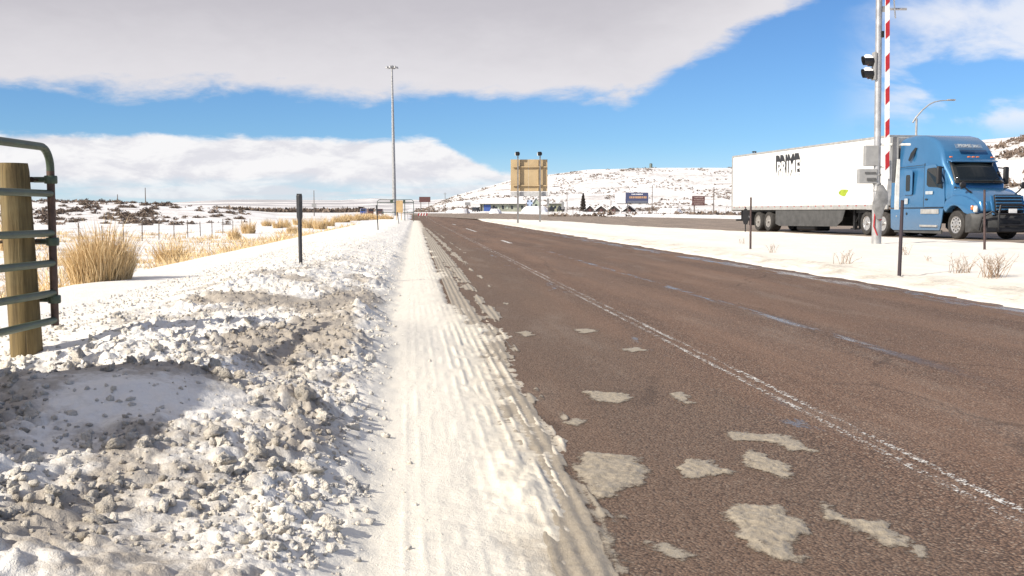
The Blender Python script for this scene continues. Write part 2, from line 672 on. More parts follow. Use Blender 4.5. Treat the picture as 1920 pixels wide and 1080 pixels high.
# ---- asphalt: brown chip seal, partly wet
def asphalt(name, base, wet_lines, rough=0.82, bstr=0.75, shoulder=False):
    m, t, p = material(name)
    pos = t.pos()
    x, y, z = t.sep(pos)
    l = t.m('ADD', x, t.m('MULTIPLY', y, SL))
    along = t.comb(t.m('MULTIPLY', l, 1.0), t.m('MULTIPLY', y, 0.10), 0.0)
    v = t.node('ShaderNodeTexVoronoi')
    t.put(v.inputs['Vector'], pos)
    v.inputs['Scale'].default_value = 85.0
    chips = t.node('ShaderNodeSeparateColor')
    t.l.new(v.outputs['Color'], chips.inputs[0])
    g1 = t.noise(pos, 260.0, 2, 0.6)
    g2 = t.noise(pos, 45.0, 3, 0.6)
    big = t.noise(along, 1.3, 5, 0.6)
    pat = t.noise(pos, 0.7, 5, 0.6)
    d, m_, l_ = base
    c = t.mix(chips.outputs[0], d, l_)
    c = t.mix(t.m('MULTIPLY', t.ss(chips.outputs[1], 0.84, 0.95), 0.9), c, (0.46, 0.38, 0.30))
    c = t.mix(t.ss(v.outputs['Distance'], 0.35, 0.75), c, tuple(q * 0.35 for q in d))
    c = t.mix(0.18, c, m_)
    c = t.mix(t.m('MULTIPLY', t.ss(g2, 0.35, 0.7), 0.35), c, tuple(q * 0.6 for q in m_))
    c = t.mix(t.m('MULTIPLY', t.ss(big, 0.40, 0.66), 0.40), c, tuple(q * 1.55 for q in m_))
    c = t.mix(t.m('MULTIPLY', t.ss(pat, 0.55, 0.72), 0.12), c, tuple(q * 0.62 for q in m_))
    if shoulder:
        # the strip outside the edge line keeps its grit and looks greyer; traffic polishes two paths in the lane
        gl = t.m('ADD', l, t.m('MULTIPLY', t.m('SUBTRACT', big, 0.5), 0.5))
        c = t.mix(t.m('MULTIPLY', t.ss(gl, 2.2, 1.5), 0.55), c, t.mix(chips.outputs[2], (0.038, 0.024, 0.017), (0.23, 0.165, 0.12)))
        for lc in (3.0, 5.2):
            wp = t.ss(t.m('ABSOLUTE', t.m('SUBTRACT', gl, lc)), 0.5, 0.1)
            c = t.mix(t.m('MULTIPLY', wp, 0.20), c, (0.25, 0.165, 0.118))
        salt = t.noise(t.comb(t.m('MULTIPLY', l, 1.4), t.m('MULTIPLY', y, 0.22), 4.0), 1.1, 6, 0.7)
        c = t.mix(t.m('MULTIPLY', t.ss(salt, 0.52, 0.70), 0.16), c, (0.36, 0.31, 0.26))
    # tar seams and hairline cracks
    crk = t.node('ShaderNodeTexVoronoi', feature='DISTANCE_TO_EDGE')
    t.put(crk.inputs['Vector'], t.mix(0.18, t.comb(t.m('MULTIPLY', l, 0.35), t.m('MULTIPLY', y, 0.12), 0.0), t.noise(pos, 0.8, 4, 0.6, col=True)))
    crk.inputs['Scale'].default_value = 0.9
    cr = t.m('MULTIPLY', t.ss(crk.outputs['Distance'], 0.006, 0.002), t.ss(pat, 0.42, 0.55))
    c = t.mix(t.m('MULTIPLY', cr, 0.35), c, tuple(q * 0.3 for q in d))
    # meltwater lying in the ruts
    wet = None
    wn = t.noise(t.comb(t.m('MULTIPLY', l, 2.2), t.m('MULTIPLY', y, 0.38), 2.0), 1.6, 6, 0.68, 0.5)
    for (lc, wd, thr, y0, y1) in wet_lines:
        dist = t.m('ABSOLUTE', t.m('SUBTRACT', t.m('ADD', l, t.m('MULTIPLY', t.m('SUBTRACT', wn, 0.5), wd * 1.5)), lc))
        k = t.m('MULTIPLY', t.ss(dist, wd, wd * 0.2), t.ss(wn, thr, thr + 0.08))
        k = t.m('MULTIPLY', k, t.m('MULTIPLY', t.ss(y, y0 - 3, y0), t.ss(y, y1 + 12, y1)))
        wet = k if wet is None else t.m('MAXIMUM', wet, k)
    if wet is not None:
        # only the hollows between the stones hold water
        wet = t.m('MULTIPLY', wet, t.ss(t.m('ADD', t.m('MULTIPLY', g2, 0.5), t.m('MULTIPLY', t.noise(pos, 11.0, 5, 0.7), 0.5)), 0.36, 0.50))
    damp = t.m('MULTIPLY', t.ss(big, 0.56, 0.44), 0.25)
    if wet is not None:
        c = t.mix(t.m('MULTIPLY', wet, 0.7), c, tuple(q * 0.35 for q in d))
        t.put(p.inputs['Roughness'], t.mix(wet, t.mix(damp, (rough,) * 3, (0.6,) * 3), (0.19,) * 3))
        hgt = t.m('MULTIPLY', t.m('ADD', t.m('MULTIPLY', v.outputs['Distance'], -1.0), t.m('MULTIPLY', g1, 0.5)), t.m('SUBTRACT', 1.0, t.m('MULTIPLY', wet, 0.93)))
    else:
        p.inputs['Roughness'].default_value = rough
        hgt = t.m('ADD', t.m('MULTIPLY', v.outputs['Distance'], -1.0), t.m('MULTIPLY', g1, 0.5))
    t.put(p.inputs['Base Color'], c)
    p.inputs['Specular IOR Level'].default_value = 0.35
    t.put(p.inputs['Normal'], t.bump(hgt, bstr, 0.008))
    return m

m_road = asphalt('brown_chip_seal', ((0.060, 0.033, 0.022), (0.158, 0.096, 0.065), (0.35, 0.22, 0.148)),
                 [(3.72, 0.12, 0.46, 9, 26), (2.02, 0.22, 0.57, 3, 30), (6.75, 0.42, 0.46, 8, 40), (6.9, 0.8, 0.50, 40, 80)], shoulder=True)
m_high = asphalt('worn_highway_asphalt', ((0.16, 0.123, 0.098), (0.29, 0.232, 0.185), (0.42, 0.34, 0.275)), [], 0.9, 0.12)

ys = np.concatenate([np.linspace(-60, 2, 12)[:-1], np.geomspace(2, 330, 90)])
us = np.linspace(0, 1, 14)
YY, UU = np.meshgrid(ys, us, indexing='ij')
LL = -2.2 + (right_edge(YY) + 0.35 + 2.2) * UU
XX = LL - SL * YY
ZZ = rise(YY) - 0.004 * np.abs(LL - 3.0) + 0.012
road = link('road', grid_mesh('road', XX, YY, ZZ, m_road))
tag(road, kind='structure')

def road_z(l, y):
    return rise(y) - 0.004 * np.abs(l - 3.0) + 0.012

ts = np.concatenate([np.linspace(-270, -60, 40)[:-1], np.linspace(-60, 110, 40)])
aw = np.linspace(-1.6, HW_W + 1.0, 12)
TT, AW = np.meshgrid(ts[::-1], aw, indexing='ij')
XX = P0.x + TT * HD.x + AW * HN.x
YY = P0.y + TT * HD.y + AW * HN.y
ZZ = HW_Z * sstep(-150, -60, TT) + rise(YY) + 0.02 + 0.006 * TT * 0
highway = link('highway', grid_mesh('highway', XX, YY, ZZ, m_high))
tag(highway, kind='structure')

# ---- painted lines, worn
def paint(name, col, wear, groove):
    m, t, p = material(name)
    pos = t.pos()
    x, y, z = t.sep(pos)
    l = t.m('ADD', x, t.m('MULTIPLY', y, SL))
    n = t.noise(pos, 26.0, 5, 0.7)
    n2 = t.noise(t.comb(t.m('MULTIPLY', l, 6.0), t.m('MULTIPLY', y, 0.8), 0.0), 2.0, 5, 0.7, 0.6)
    v = t.voronoi(pos, 85.0)
    k = t.m('ADD', t.m('MULTIPLY', n, 0.55), t.m('MULTIPLY', n2, 0.45))
    k = t.m('SUBTRACT', k, t.m('MULTIPLY', t.ss(v, 0.3, 0.7), 0.10))
    if groove:
        ctr = t.m('ABSOLUTE', t.m('SUBTRACT', t.m('ADD', l, t.m('MULTIPLY', t.m('SUBTRACT', n2, 0.5), 0.05)), groove))
        k = t.m('SUBTRACT', k, t.m('MULTIPLY', t.ss(ctr, 0.032, 0.008), 0.17))
    a = t.ss(k, wear - 0.05, wear + 0.06)
    t.put(p.inputs['Base Color'], t.mix(n, tuple(c * 0.72 for c in col), col))
    t.put(p.inputs['Alpha'], a)
    p.inputs['Roughness'].default_value = 0.7
    t.put(p.inputs['Normal'], t.bump(t.m('MULTIPLY', v, -1.0), 0.6, 0.006))
    return m

def strip(name, mat, l0, l1, y0, y1, wander=0.0):
    yy = np.geomspace(y0, y1, max(2, int(60 * math.log(y1 / y0) / 4) + 2))
    uu = np.linspace(0, 1, 5)
    Y_, U_ = np.meshgrid(yy, uu, indexing='ij')
    off = wander * fbm(Y_ / 12.0, Y_ * 0 + 5, 2)
    L_ = l0 + (l1 - l0) * U_ + off
    return link(name, grid_mesh(name, L_ - SL * Y_, Y_, road_z(L_, Y_) + 0.004, mat), road)

m_white = paint('worn_white_paint', (0.74, 0.72, 0.68), 0.495, 2.17)
m_white2 = paint('white_lane_paint', (0.78, 0.77, 0.74), 0.40, 0)
m_yell = paint('faded_yellow_paint', (0.40, 0.27, 0.13), 0.52, 0)
strip('edge_line', m_white, 2.10, 2.235, 2.0, 180)
strip('lane_dash', m_white2, 3.28, 3.42, 37.5, 41.5)
strip('lane_dash', m_white2, 3.34, 3.48, 60, 72)
strip('lane_dash', m_white2, 3.40, 3.54, 92, 100)
strip('yellow_line', m_yell, 6.42, 6.53, 8, 60)

# ---- the ploughed bank and packed shoulder, left of the road
TRACK = (-0.20, 0.28)

def bank_parts(x, y, detail=True):
    """height of the snow left of the road, and how dirty and how thin it is"""
    l = lat(x, y)
    base = left_profile(l) + rise(y)
    near = sstep(40, 8, y)
    e_in = -0.10 + 0.12 * fbm(y / 1.3, y * 0 + 2.0, 3) + 0.06 * fbm(x * 3, y * 3, 2) - 0.10 * sstep(6, 12, y)
    ridge = sstep(e_in, e_in - 0.40, l)                     # 0 on the track, 1 on the bank
    n1 = fbm(x / 0.9, y / 0.9, 3)
    n2 = fbm(x / 2.3 + 5, y / 2.3, 3)
    far_l = sstep(-1.9, -3.1, l) * sstep(5.0, 6.5, y)
    crown = ridge * (1 - sstep(-2.0, -3.2, l))
    h = base + crown * (0.10 + 0.06 * n2) + 0.045 * n1 * ridge * (1 - 0.8 * far_l)
    # the heap in front, and a lower one at the frame's corner
    def mound(cx, cy, rx, ry, hh, rot=0.0):
        ca, sa = math.cos(rot), math.sin(rot)
        u = ((x - cx) * ca + (y - cy) * sa) / rx
        w = (-(x - cx) * sa + (y - cy) * ca) / ry
        return hh * np.exp(-(u * u + w * w) ** 1.3)
    h = h + mound(-1.62, 4.75, 0.75, 0.55, 0.13, 0.6)
    h = h + mound(-2.2, 6.3, 0.9, 0.6, 0.06, 0.2)
    h = h + mound(-1.15, 4.0, 0.45, 0.5, 0.05, 0.0)
    h = h + mound(-1.15, 8.6, 0.5, 1.6, 0.10, 0.1)
    h = h - mound(-2.3, 9.5, 0.9, 1.2, 0.05, 0.0)
    h = h - mound(-3.1, 6.4, 1.15, 1.25, 0.14, 0.0)
    # roughness: crumbled snow
    smoothz = np.exp(-(((x + 1.42) / 0.55) ** 2 + ((y - 4.42) / 0.42) ** 2) ** 2) * 0.6   # shaved face of the heap
    cl = fbm(x / 0.7 + 3, y / 1.1, 3)
    clod = ridge * (1 - far_l) * np.clip(0.72 + 1.3 * cl, 0.05, 1.25) * (1 - smoothz)
    clod = clod * (0.30 + 0.70 * sstep(34, 9, y))
    # packed track, tyre ribs, ragged outer edge
    edge_l = np.minimum(np.interp(y, EDGE_Y, EDGE_L), 0.95 - 0.25 * sstep(8, 13, y))
    edge_l = edge_l + 0.13 * fbm(x / 0.35, y / 0.6, 4) * sstep(2, 5, y) + 0.09 * fbm(x / 0.11, y / 0.16, 4, 0.6) + 0.18 * fbm(x / 0.5, y / 2.0, 3) * sstep(9, 14, y)
    out = edge_l - l
    thick = 0.017 * sstep(-0.02, 0.07, out) + 0.034 * sstep(0.08, 0.6, out)
    on_ribs = (0.38 + 0.62 * sstep(0.16, 0.30, l)) * sstep(-0.16, 0.0, l) * sstep(-0.03, 0.1, out)
    tr = l + 0.018 * (y - 4) * 0.35
    rib = 0.5 + 0.5 * np.sin(tr * 2 * math.pi / 0.062 + 0.5 * fbm(y / 2.0, y * 0 + 9, 2))
    rib = np.maximum(rib - 0.35, 0) / 0.65
    brk = np.clip(0.70 + 2.2 * fbm(x / 0.10, y / 0.45, 3), 0, 1)
    side = np.clip(0.8 + 1.3 * fbm(x / 0.5 + 40, y / 2.5, 2), 0.1, 1)
    tread = 0.5 + 0.5 * np.sin((y + 0.3 * l) * 2 * math.pi / 0.075)
    ribs = on_ribs * (0.013 * rib ** 1.4 * brk * side + 0.006 * tread * (1 - 0.6 * rib) * side)
    lump = on_ribs * 0.011 * np.maximum(fbm(x / 0.10, y / 0.14, 4), 0)
    lump2 = 0.050 * np.exp(-(((l - 0.42) / 0.10) ** 2 + ((y - 4.15) / 0.55) ** 2) ** 1.2) * (0.6 + 0.8 * fbm(x / 0.12, y / 0.2, 3))
    trk = (1 - ridge) * sstep(0.45, 0.2, l)
    trk_h = trk * (0.0018 * fbm(x / 0.05, y / 0.9, 3) + 0.005 * fbm(x / 0.3, y / 0.5, 3))
    rutn = 0.5 + 0.5 * np.sin((l - 0.02) * 2 * math.pi / 0.16)
    trk_h = trk_h + 0.0015 * trk * rutn * sstep(0.0, 0.3, fbm(x / 0.4, y / 2.0, 2) + 0.2)
    # bare gaps worn through further up
    gaps = sstep(10, 14, y) * sstep(75, 40, y) * sstep(0.30, 0.55, l) * sstep(-0.10, 0.16, fbm(x / 0.35 + 7, y / 1.6, 4) + 0.10) * 0.058
    gaps = gaps + sstep(7.2, 8, y) * sstep(14, 10, y) * sstep(0.42, 0.6, l) * sstep(0.16, 0.32, fbm(x / 0.3 + 17, y / 0.45, 3)) * 0.06
    shoulder = np.where(l > -0.6, thick - 0.016, 0.05)
    h = h + (1 - ridge) * (shoulder - gaps) + ribs + lump * (1 - ridge) + lump2 * on_ribs + trk_h
    if detail:
        d1, v1 = worley(x / 0.085, y / 0.085)
        d2, v2 = worley(x / 0.20 + 4, y / 0.20)
        d3, v3 = worley(x / 0.042, y / 0.042)
        bumps = 0.055 * np.sqrt(np.maximum(0.42 - d2 * d2, 0)) * v2 + 0.042 * np.sqrt(np.maximum(0.40 - d1 * d1, 0)) * (0.15 + v1) + 0.018 * np.sqrt(np.maximum(0.4 - d3 * d3, 0)) * v3
        fr = 0.020 * fbm(x / 0.10, y / 0.10, 4) + 0.02 * np.abs(fbm(x / 0.16 + 9, y / 0.16, 3))
        d4, v4 = worley(x / 0.42 + 9, y / 0.42)
        bumps = bumps + 0.06 * np.sqrt(np.maximum(0.30 - d4 * d4, 0)) * np.maximum(v4 - 0.35, 0)
        h = h + clod * (1.35 * bumps + 1.2 * fr)
        h = h + ridge * far_l * (0.010 * fbm(x / 0.8, y / 0.8, 4) + 0.006 * fbm(x / 0.12, y / 0.12, 3))
        h = h + ridge * smoothz * 0.016 * fbm(x / 0.25, y / 0.25, 4)
    h = np.where((l > 0.2) & (out < -0.12), np.minimum(h, rise(y) - 0.03), h)
    dirt = ridge * (1 - far_l) * np.clip(0.36 + 1.7 * fbm(x / 0.9 + 31, y / 1.6, 4), 0, 1) * (1 - 0.75 * smoothz)
    back = np.exp(-(((x + 1.75) / 0.8) ** 2 + ((y - 5.0) / 0.35) ** 2)) + np.exp(-((l + 0.75) / 0.28) ** 2) * sstep(5.0, 6.5, y) * sstep(18, 10, y) * 0.9
    dirt = np.clip(1.15 * dirt + 0.8 * back * ridge, 0, 1)
    dirt = dirt * (1 - 0.85 * sstep(10, 24, y))
    thin = np.clip(1 - (h - rise(y)) / 0.05, 0, 1) * (1 - ridge)
    pack = (1 - ridge)
    return h, dirt, thin, pack

rows = np.geomspace(2.3, 132, 800)
cols = np.linspace(0, 1, 600)
YY, UU = np.meshgrid(rows, cols, indexing='ij')
lft = -np.minimum(1.2 + 0.62 * YY, 8.8)
rgt = np.where(YY < 9, 1.15, 1.15 + np.minimum((YY - 9) * 0.12, 1.2))
LL = lft + (rgt - lft) * UU
XX = LL - SL * YY
BZ, DI, TH, PK = bank_parts(XX, YY)

m_snow, t, p = material('ploughed_snow')
pos = t.pos()
dirt, thin, pack = t.attr('dirt'), t.attr('thin'), t.attr('pack')
na = t.noise(pos, 14.0, 6, 0.65)
nb = t.noise(pos, 70.0, 4, 0.65)
nc = t.noise(pos, 2.2, 5, 0.6)
white = t.mix(nc, (0.78, 0.745, 0.68), (0.86, 0.84, 0.795))
cream = t.mix(na, (0.70, 0.645, 0.53), (0.85, 0.80, 0.69))
lx, ly, lz = t.sep(pos)
latv = t.m('ADD', lx, t.m('MULTIPLY', ly, SL))
cream = t.mix(t.m('MULTIPLY', t.ss(t.m('ADD', latv, t.m('MULTIPLY', t.m('SUBTRACT', nc, 0.5), 0.3)), 0.15, 0.50), 0.80), cream, t.mix(na, (0.54, 0.475, 0.35), (0.80, 0.73, 0.585)))
c = t.mix(t.m('MULTIPLY', pack, 0.75), white, cream)
dk = t.mix(nb, (0.22, 0.185, 0.145), (0.46, 0.405, 0.335))
fd = t.ss(t.m('ADD', t.m('MULTIPLY', dirt, 0.75), t.m('MULTIPLY', t.m('SUBTRACT', na, 0.5), 0.9)), 0.14, 0.66)
c = t.mix(t.m('MULTIPLY', fd, 0.88), c, dk)
c = t.mix(t.m('MULTIPLY', t.ss(t.m('ADD', thin, t.m('MULTIPLY', t.m('SUBTRACT', na, 0.5), 0.7)), 0.55, 0.95), 0.7), c, t.mix(nb, (0.24, 0.19, 0.145), (0.46, 0.40, 0.31)))
c = t.mix(t.m('MULTIPLY', t.ss(nb, 0.66, 0.78), 0.35), c, (0.25, 0.21, 0.17))
t.put(p.inputs['Base Color'], c)
t.put(p.inputs['Roughness'], t.m('SUBTRACT', 0.72, t.m('MULTIPLY', pack, 0.18)))
p.inputs['Specular IOR Level'].default_value = 0.35
grit = t.noise(pos, 160.0, 4, 0.7)
hb = t.m('ADD', t.m('MULTIPLY', t.m('MULTIPLY', grit, pack), 0.40), t.m('MULTIPLY', na, 0.9))
hb = t.m('ADD', hb, t.m('ADD', t.m('MULTIPLY', nb, 0.45), t.m('MULTIPLY', t.noise(pos, 220.0, 3, 0.6), 0.18)))
t.put(p.inputs['Normal'], t.bump(hb, t.m('SUBTRACT', 0.62, t.m('MULTIPLY', pack, 0.12)), 0.022))

snow_bank = link('snow_bank', grid_mesh('snow_bank', XX, YY, BZ, m_snow, {'dirt': DI, 'thin': TH, 'pack': PK}))
tag(snow_bank, kind='structure')

def bank_h(x, y):
    return np.where((lat(x, y) > -8.8) & (y < 130), bank_parts(np.asarray(x, dtype=float), np.asarray(y, dtype=float), False)[0], land(x, y))

# ---- snow between the ramp and the highway
rows = np.geomspace(3.0, 150, 330)
cols = np.linspace(0, 1, 260)
YY, UU = np.meshgrid(rows, cols, indexing='ij')
x0 = right_edge(YY) - SL * YY - 0.25
x1 = P0.x - 0.6 * HN.x + (P0.y - YY) * (HD.x / -HD.y) + 0.15
x1 = np.maximum(x1, x0 + 0.02)
UE = UU ** 1.25
XX = x0 + (x1 - x0) * UE
wdt = x1 - x0
dl, dr = wdt * UE, wdt * (1 - UE)

def median_fn(x, y):
    a0 = right_edge(y) - SL * y - 0.25
    a1 = P0.x - 0.6 * HN.x + (P0.y - y) * (HD.x / -HD.y) + 0.15
    dl = x - a0
    dr = a1 - x
    f = np.clip(dl / np.maximum(a1 - a0, 0.05), 0, 1)
    base = rise(y) + HW_Z * f
    dlr = dl + 0.30 * fbm(x / 0.9, y / 1.8, 4) + 0.10 * fbm(x / 0.2, y / 0.35, 3)
    drr = dr + 0.35 * fbm(x / 1.2 + 8, y / 1.5, 4)
    up = 0.09 * sstep(0.18, 1.0, dlr) + 0.05 * sstep(0.8, 2.8, dlr)
    up = up * sstep(0.05, 1.4, drr) - 0.05 * (1 - sstep(0.10, 0.35, dlr)) - 0.05 * (1 - sstep(0.0, 0.3, drr))
    up = up * (1 - 0.55 * sstep(4.5, 1.0, dr) * sstep(95, 60, y)) + 0.12 * np.exp(-((dr - 1.6) / 1.1) ** 2) * sstep(70, 100, y)
    up = up + sstep(0.3, 1.2, dlr) * sstep(0.3, 1.5, drr) * (0.07 * fbm(x / 2.6, y / 3.2, 4) + 0.02 * fbm(x / 0.5, y / 0.5, 3))
    gran = sstep(0.2, 0.5, dlr) * sstep(2.2, 0.8, dlr)
    return base + up, gran, dl

MZ, GR, _ = median_fn(XX, YY)
d1, v1 = worley(XX / 0.13, YY / 0.13)
MZ = MZ + GR * (0.07 * np.maximum(0.6 - d1, 0) * v1) * sstep(80, 30, YY)
dirtm = np.clip(GR * (0.55 + 1.2 * fbm(XX / 0.8, YY / 0.8, 3)) * 0.6, 0, 1)
median_snow = link('median_snow', grid_mesh('median_snow', XX, YY, MZ, m_snow, {'dirt': dirtm, 'thin': np.clip(1 - dl / 0.5, 0, 1), 'pack': 0.30 + 0.25 * np.clip(fbm(XX / 1.5, YY / 1.5, 3), -0.5, 0.5) + 0.35 * GR}))
tag(median_snow, kind='structure')

def median_h(x, y):
    return median_fn(np.asarray(x, dtype=float), np.asarray(y, dtype=float))[0]


# ================================================================ crumbled snow
def lump_mesh(name, seed, sub, mat, rough=0.35):
    bm = bmesh.new()
    bmesh.ops.create_icosphere(bm, subdivisions=sub, radius=1.0)
    rs = np.random.default_rng(seed)
    co = np.array([v.co[:] for v in bm.verts])
    # cut by random planes so that it breaks like packed snow, then roughen
    for k in range(13):
        n = rs.normal(size=3)
        n /= np.linalg.norm(n)
        d = rs.uniform(0.42, 0.85)
        s = co @ n
        co = co - np.outer(np.maximum(s - d, 0) * 0.92, n)
    sc = rs.uniform(0.75, 1.25, 3)
    co = co * sc
    off = rs.uniform(0, 50)
    k = 1 + rough * 0.5 * perlin(co[:, 0] * 2.1 + off, co[:, 1] * 2.1 + co[:, 2] * 1.7) + rough * 0.3 * perlin(co[:, 0] * 5 + off, co[:, 2] * 5 - co[:, 1] * 4)
    co = co * k[:, None]
    for v, c_ in zip(bm.verts, co):
        v.co = c_
    me = bpy.data.meshes.new(name)
    bm.to_mesh(me)
    bm.free()
    if mat is not None:
        me.materials.append(mat)
    return me


m_clod, t, p = material('crumbled_snow')
inf = t.node('ShaderNodeObjectInfo')
pos = t.pos()
dirt = t.attr('dirt')
na = t.noise(pos, 20.0, 5, 0.65)
nb = t.noise(pos, 110.0, 4, 0.65)
nc = t.noise(pos, 2.6, 4, 0.6)
k = t.m('ADD', t.m('MULTIPLY', dirt, 0.9), t.m('MULTIPLY', t.m('SUBTRACT', na, 0.5), 0.8))
c = t.mix(nc, (0.71, 0.64, 0.53), (0.84, 0.80, 0.73))
c = t.mix(t.m('MULTIPLY', t.ss(k, 0.25, 1.0), 0.85), c, t.mix(nb, (0.22, 0.185, 0.145), (0.44, 0.385, 0.315)))
c = t.mix(t.m('MULTIPLY', t.ss(nb, 0.62, 0.75), 0.4), c, (0.28, 0.24, 0.19))
t.put(p.inputs['Base Color'], c)
p.inputs['Roughness'].default_value = 0.72
p.inputs['Specular IOR Level'].default_value = 0.3
t.put(p.inputs['Normal'], t.bump(t.m('ADD', na, t.m('MULTIPLY', nb, 0.8)), 1.0, 0.02))

def scatter_clods(n, seed, ymin, ymax, lo, hi, power):
    """places of clods on the bank: position, size, dirt"""
    rs = np.random.default_rng(seed)
    y = ymin * (ymax / ymin) ** rs.random(n)
    u = rs.random(n)
    left = -np.minimum(1.0 + 0.55 * y, 3.4)
    l = left + (0.10 - left) * u
    x = l - SL * y
    h, dr, th, pk = bank_parts(x, y)
    cl = fbm(x / 0.7 + 3, y / 1.1, 3)
    smoothz = np.exp(-(((x + 1.42) / 0.55) ** 2 + ((y - 4.42) / 0.42) ** 2) ** 2)
    dens = (1 - pk * 0.97) * np.clip(0.85 + 1.4 * cl, 0, 1) * (1 - 0.8 * smoothz)
    edge_boost = np.exp(-((l + 0.45) / 0.25) ** 2) * sstep(7.5, 4.0, y)
    keep = rs.random(n) < np.clip(dens + 0.6 * edge_boost * (1 - pk), 0, 1)
    x, y, h, dr = x[keep], y[keep], h[keep], dr[keep]
    r = lo * (hi / lo) ** (rs.random(len(x)) ** power)
    return x, y, h, r, dr

SMALL = [lump_mesh('clod', 100 + i, 1, None) for i in range(6)]
base_co = []
for sm in SMALL:
    a = np.empty(len(sm.vertices) * 3, dtype=np.float32)
    sm.vertices.foreach_get('co', a)
    base_co.append(a.reshape(-1, 3))
    base_f = np.array([list(pl_.vertices) for pl_ in SMALL[0].polygons])
for sm in SMALL:
    bpy.data.meshes.remove(sm)

def clod_field(name, pts, seed):
    rs = np.random.default_rng(seed)
    x, y, h, r, dr = pts
    n = len(x)
    nv = len(base_co[0])
    which = rs.integers(0, len(base_co), n)
    co = np.stack([base_co[w] for w in which])                     # n,nv,3
    q = rs.normal(size=(n, 4))
    q /= np.linalg.norm(q, axis=1)[:, None]
    w_, i_, j_, k_ = q.T
    M = np.stack([np.stack([1 - 2 * (j_ ** 2 + k_ ** 2), 2 * (i_ * j_ - k_ * w_), 2 * (i_ * k_ + j_ * w_)], -1),
                  np.stack([2 * (i_ * j_ + k_ * w_), 1 - 2 * (i_ ** 2 + k_ ** 2), 2 * (j_ * k_ - i_ * w_)], -1),
                  np.stack([2 * (i_ * k_ - j_ * w_), 2 * (j_ * k_ + i_ * w_), 1 - 2 * (i_ ** 2 + j_ ** 2)], -1)], 1)
    co = np.einsum('nij,nvj->nvi', M, co) * r[:, None, None]
    co[:, :, 2] *= 0.85
    co += np.stack([x, y, h + r * 0.12], -1)[:, None, :]
    f = (base_f[None] + (np.arange(n) * nv)[:, None, None]).reshape(-1, 3)
    d = np.repeat(np.clip(dr + rs.normal(0, 0.18, n), 0, 1), nv)
    return link(name, raw_mesh(name, co.reshape(-1, 3), f, m_clod, {'dirt': d}, smooth=False))

fine = scatter_clods(26000, 21, 2.9, 34.0, 0.005, 0.027, 1.6)
crumbs = clod_field('snow_crumbs', fine, 5)
tag(crumbs, 'loose dirty snow crumbs scattered over the ploughed bank', 'snow crumbs', kind='stuff')

# the large lumps that can be picked out one by one are pieces of the bank
CHUNKS = []
for i in range(10):
    cm = lump_mesh('snow_chunk', 300 + i, 3, m_clod, 0.95)
    a = cm.attributes.new('dirt', 'FLOAT', 'POINT')
    a.data.foreach_set('value', np.full(len(cm.vertices), [0.0, 0.05, 0.1, 0.2, 0.3, 0.45, 0.6, 0.8, 0.15, 0.35][i], dtype=np.float32))
    cm.shade_smooth()
    CHUNKS.append(cm)
bx, by, bh, br, bd = scatter_clods(900, 44, 3.0, 9.5, 0.014, 0.052, 2.2)
order = np.argsort(-(br / by))[:290]
for i in order:
    want = float(np.clip(bd[i] + random.uniform(-0.3, 0.2), 0, 0.8))
    pick = min(range(10), key=lambda q: abs([0.0, 0.05, 0.1, 0.2, 0.3, 0.45, 0.6, 0.8, 0.15, 0.35][q] - want) + random.random() * 0.25)
    o = link('snow_chunk', CHUNKS[pick], snow_bank, (bx[i], by[i], bh[i] + br[i] * 0.12))
    o.rotation_euler = (random.uniform(0, 6.28), random.uniform(0, 6.28), random.uniform(0, 6.28))
    o.scale = (br[i] * random.uniform(0.8, 1.25), br[i] * random.uniform(0.8, 1.25), br[i] * random.uniform(0.7, 1.1))

# ---- slush left lying on the asphalt
m_slush, t, p = material('road_slush')
pos = t.pos()
h_ = t.attr('thin')
na = t.noise(pos, 22.0, 6, 0.68)
nb = t.noise(pos, 120.0, 4, 0.65)
c = t.mix(na, (0.20, 0.165, 0.12), (0.44, 0.385, 0.30))
c = t.mix(t.m('MULTIPLY', t.ss(nb, 0.6, 0.75), 0.5), c, (0.22, 0.175, 0.13))
c = t.mix(t.m('MULTIPLY', t.ss(t.m('ADD', h_, t.m('MULTIPLY', t.m('SUBTRACT', na, 0.5), 0.8)), 0.50, 0.95), 0.75), c, (0.16, 0.12, 0.09))
t.put(p.inputs['Base Color'], c)
t.put(p.inputs['Alpha'], t.ss(t.m('ADD', h_, t.m('MULTIPLY', t.m('SUBTRACT', t.m('ADD', t.m('MULTIPLY', na, 0.55), t.m('MULTIPLY', nb, 0.45)), 0.5), 1.6)), 1.02, 0.55))
p.inputs['Roughness'].default_value = 0.5
p.inputs['Specular IOR Level'].default_value = 0.5
t.put(p.inputs['Normal'], t.bump(t.m('ADD', na, t.m('MULTIPLY', nb, 0.5)), 0.7, 0.012))

def road_fn(x, y):
    return road_z(lat(x, y), y)

def poly_sd(P, x, y):
    """signed distance to polygon P, positive inside"""
    d = np.full(x.shape, 1e9)
    ins = np.zeros(x.shape, dtype=bool)
    n = len(P)
    for i in range(n):
        ax, ay = P[i]
        bx_, by_ = P[(i + 1) % n]
        ex, ey = bx_ - ax, by_ - ay
        tt = np.clip(((x - ax) * ex + (y - ay) * ey) / (ex * ex + ey * ey + 1e-12), 0, 1)
        d = np.minimum(d, np.hypot(x - ax - tt * ex, y - ay - tt * ey))
        cr = ((ay > y) != (by_ > y)) & (x < (bx_ - ax) * (y - ay) / (by_ - ay + 1e-12) + ax)
        ins ^= cr
    return np.where(ins, d, -d)

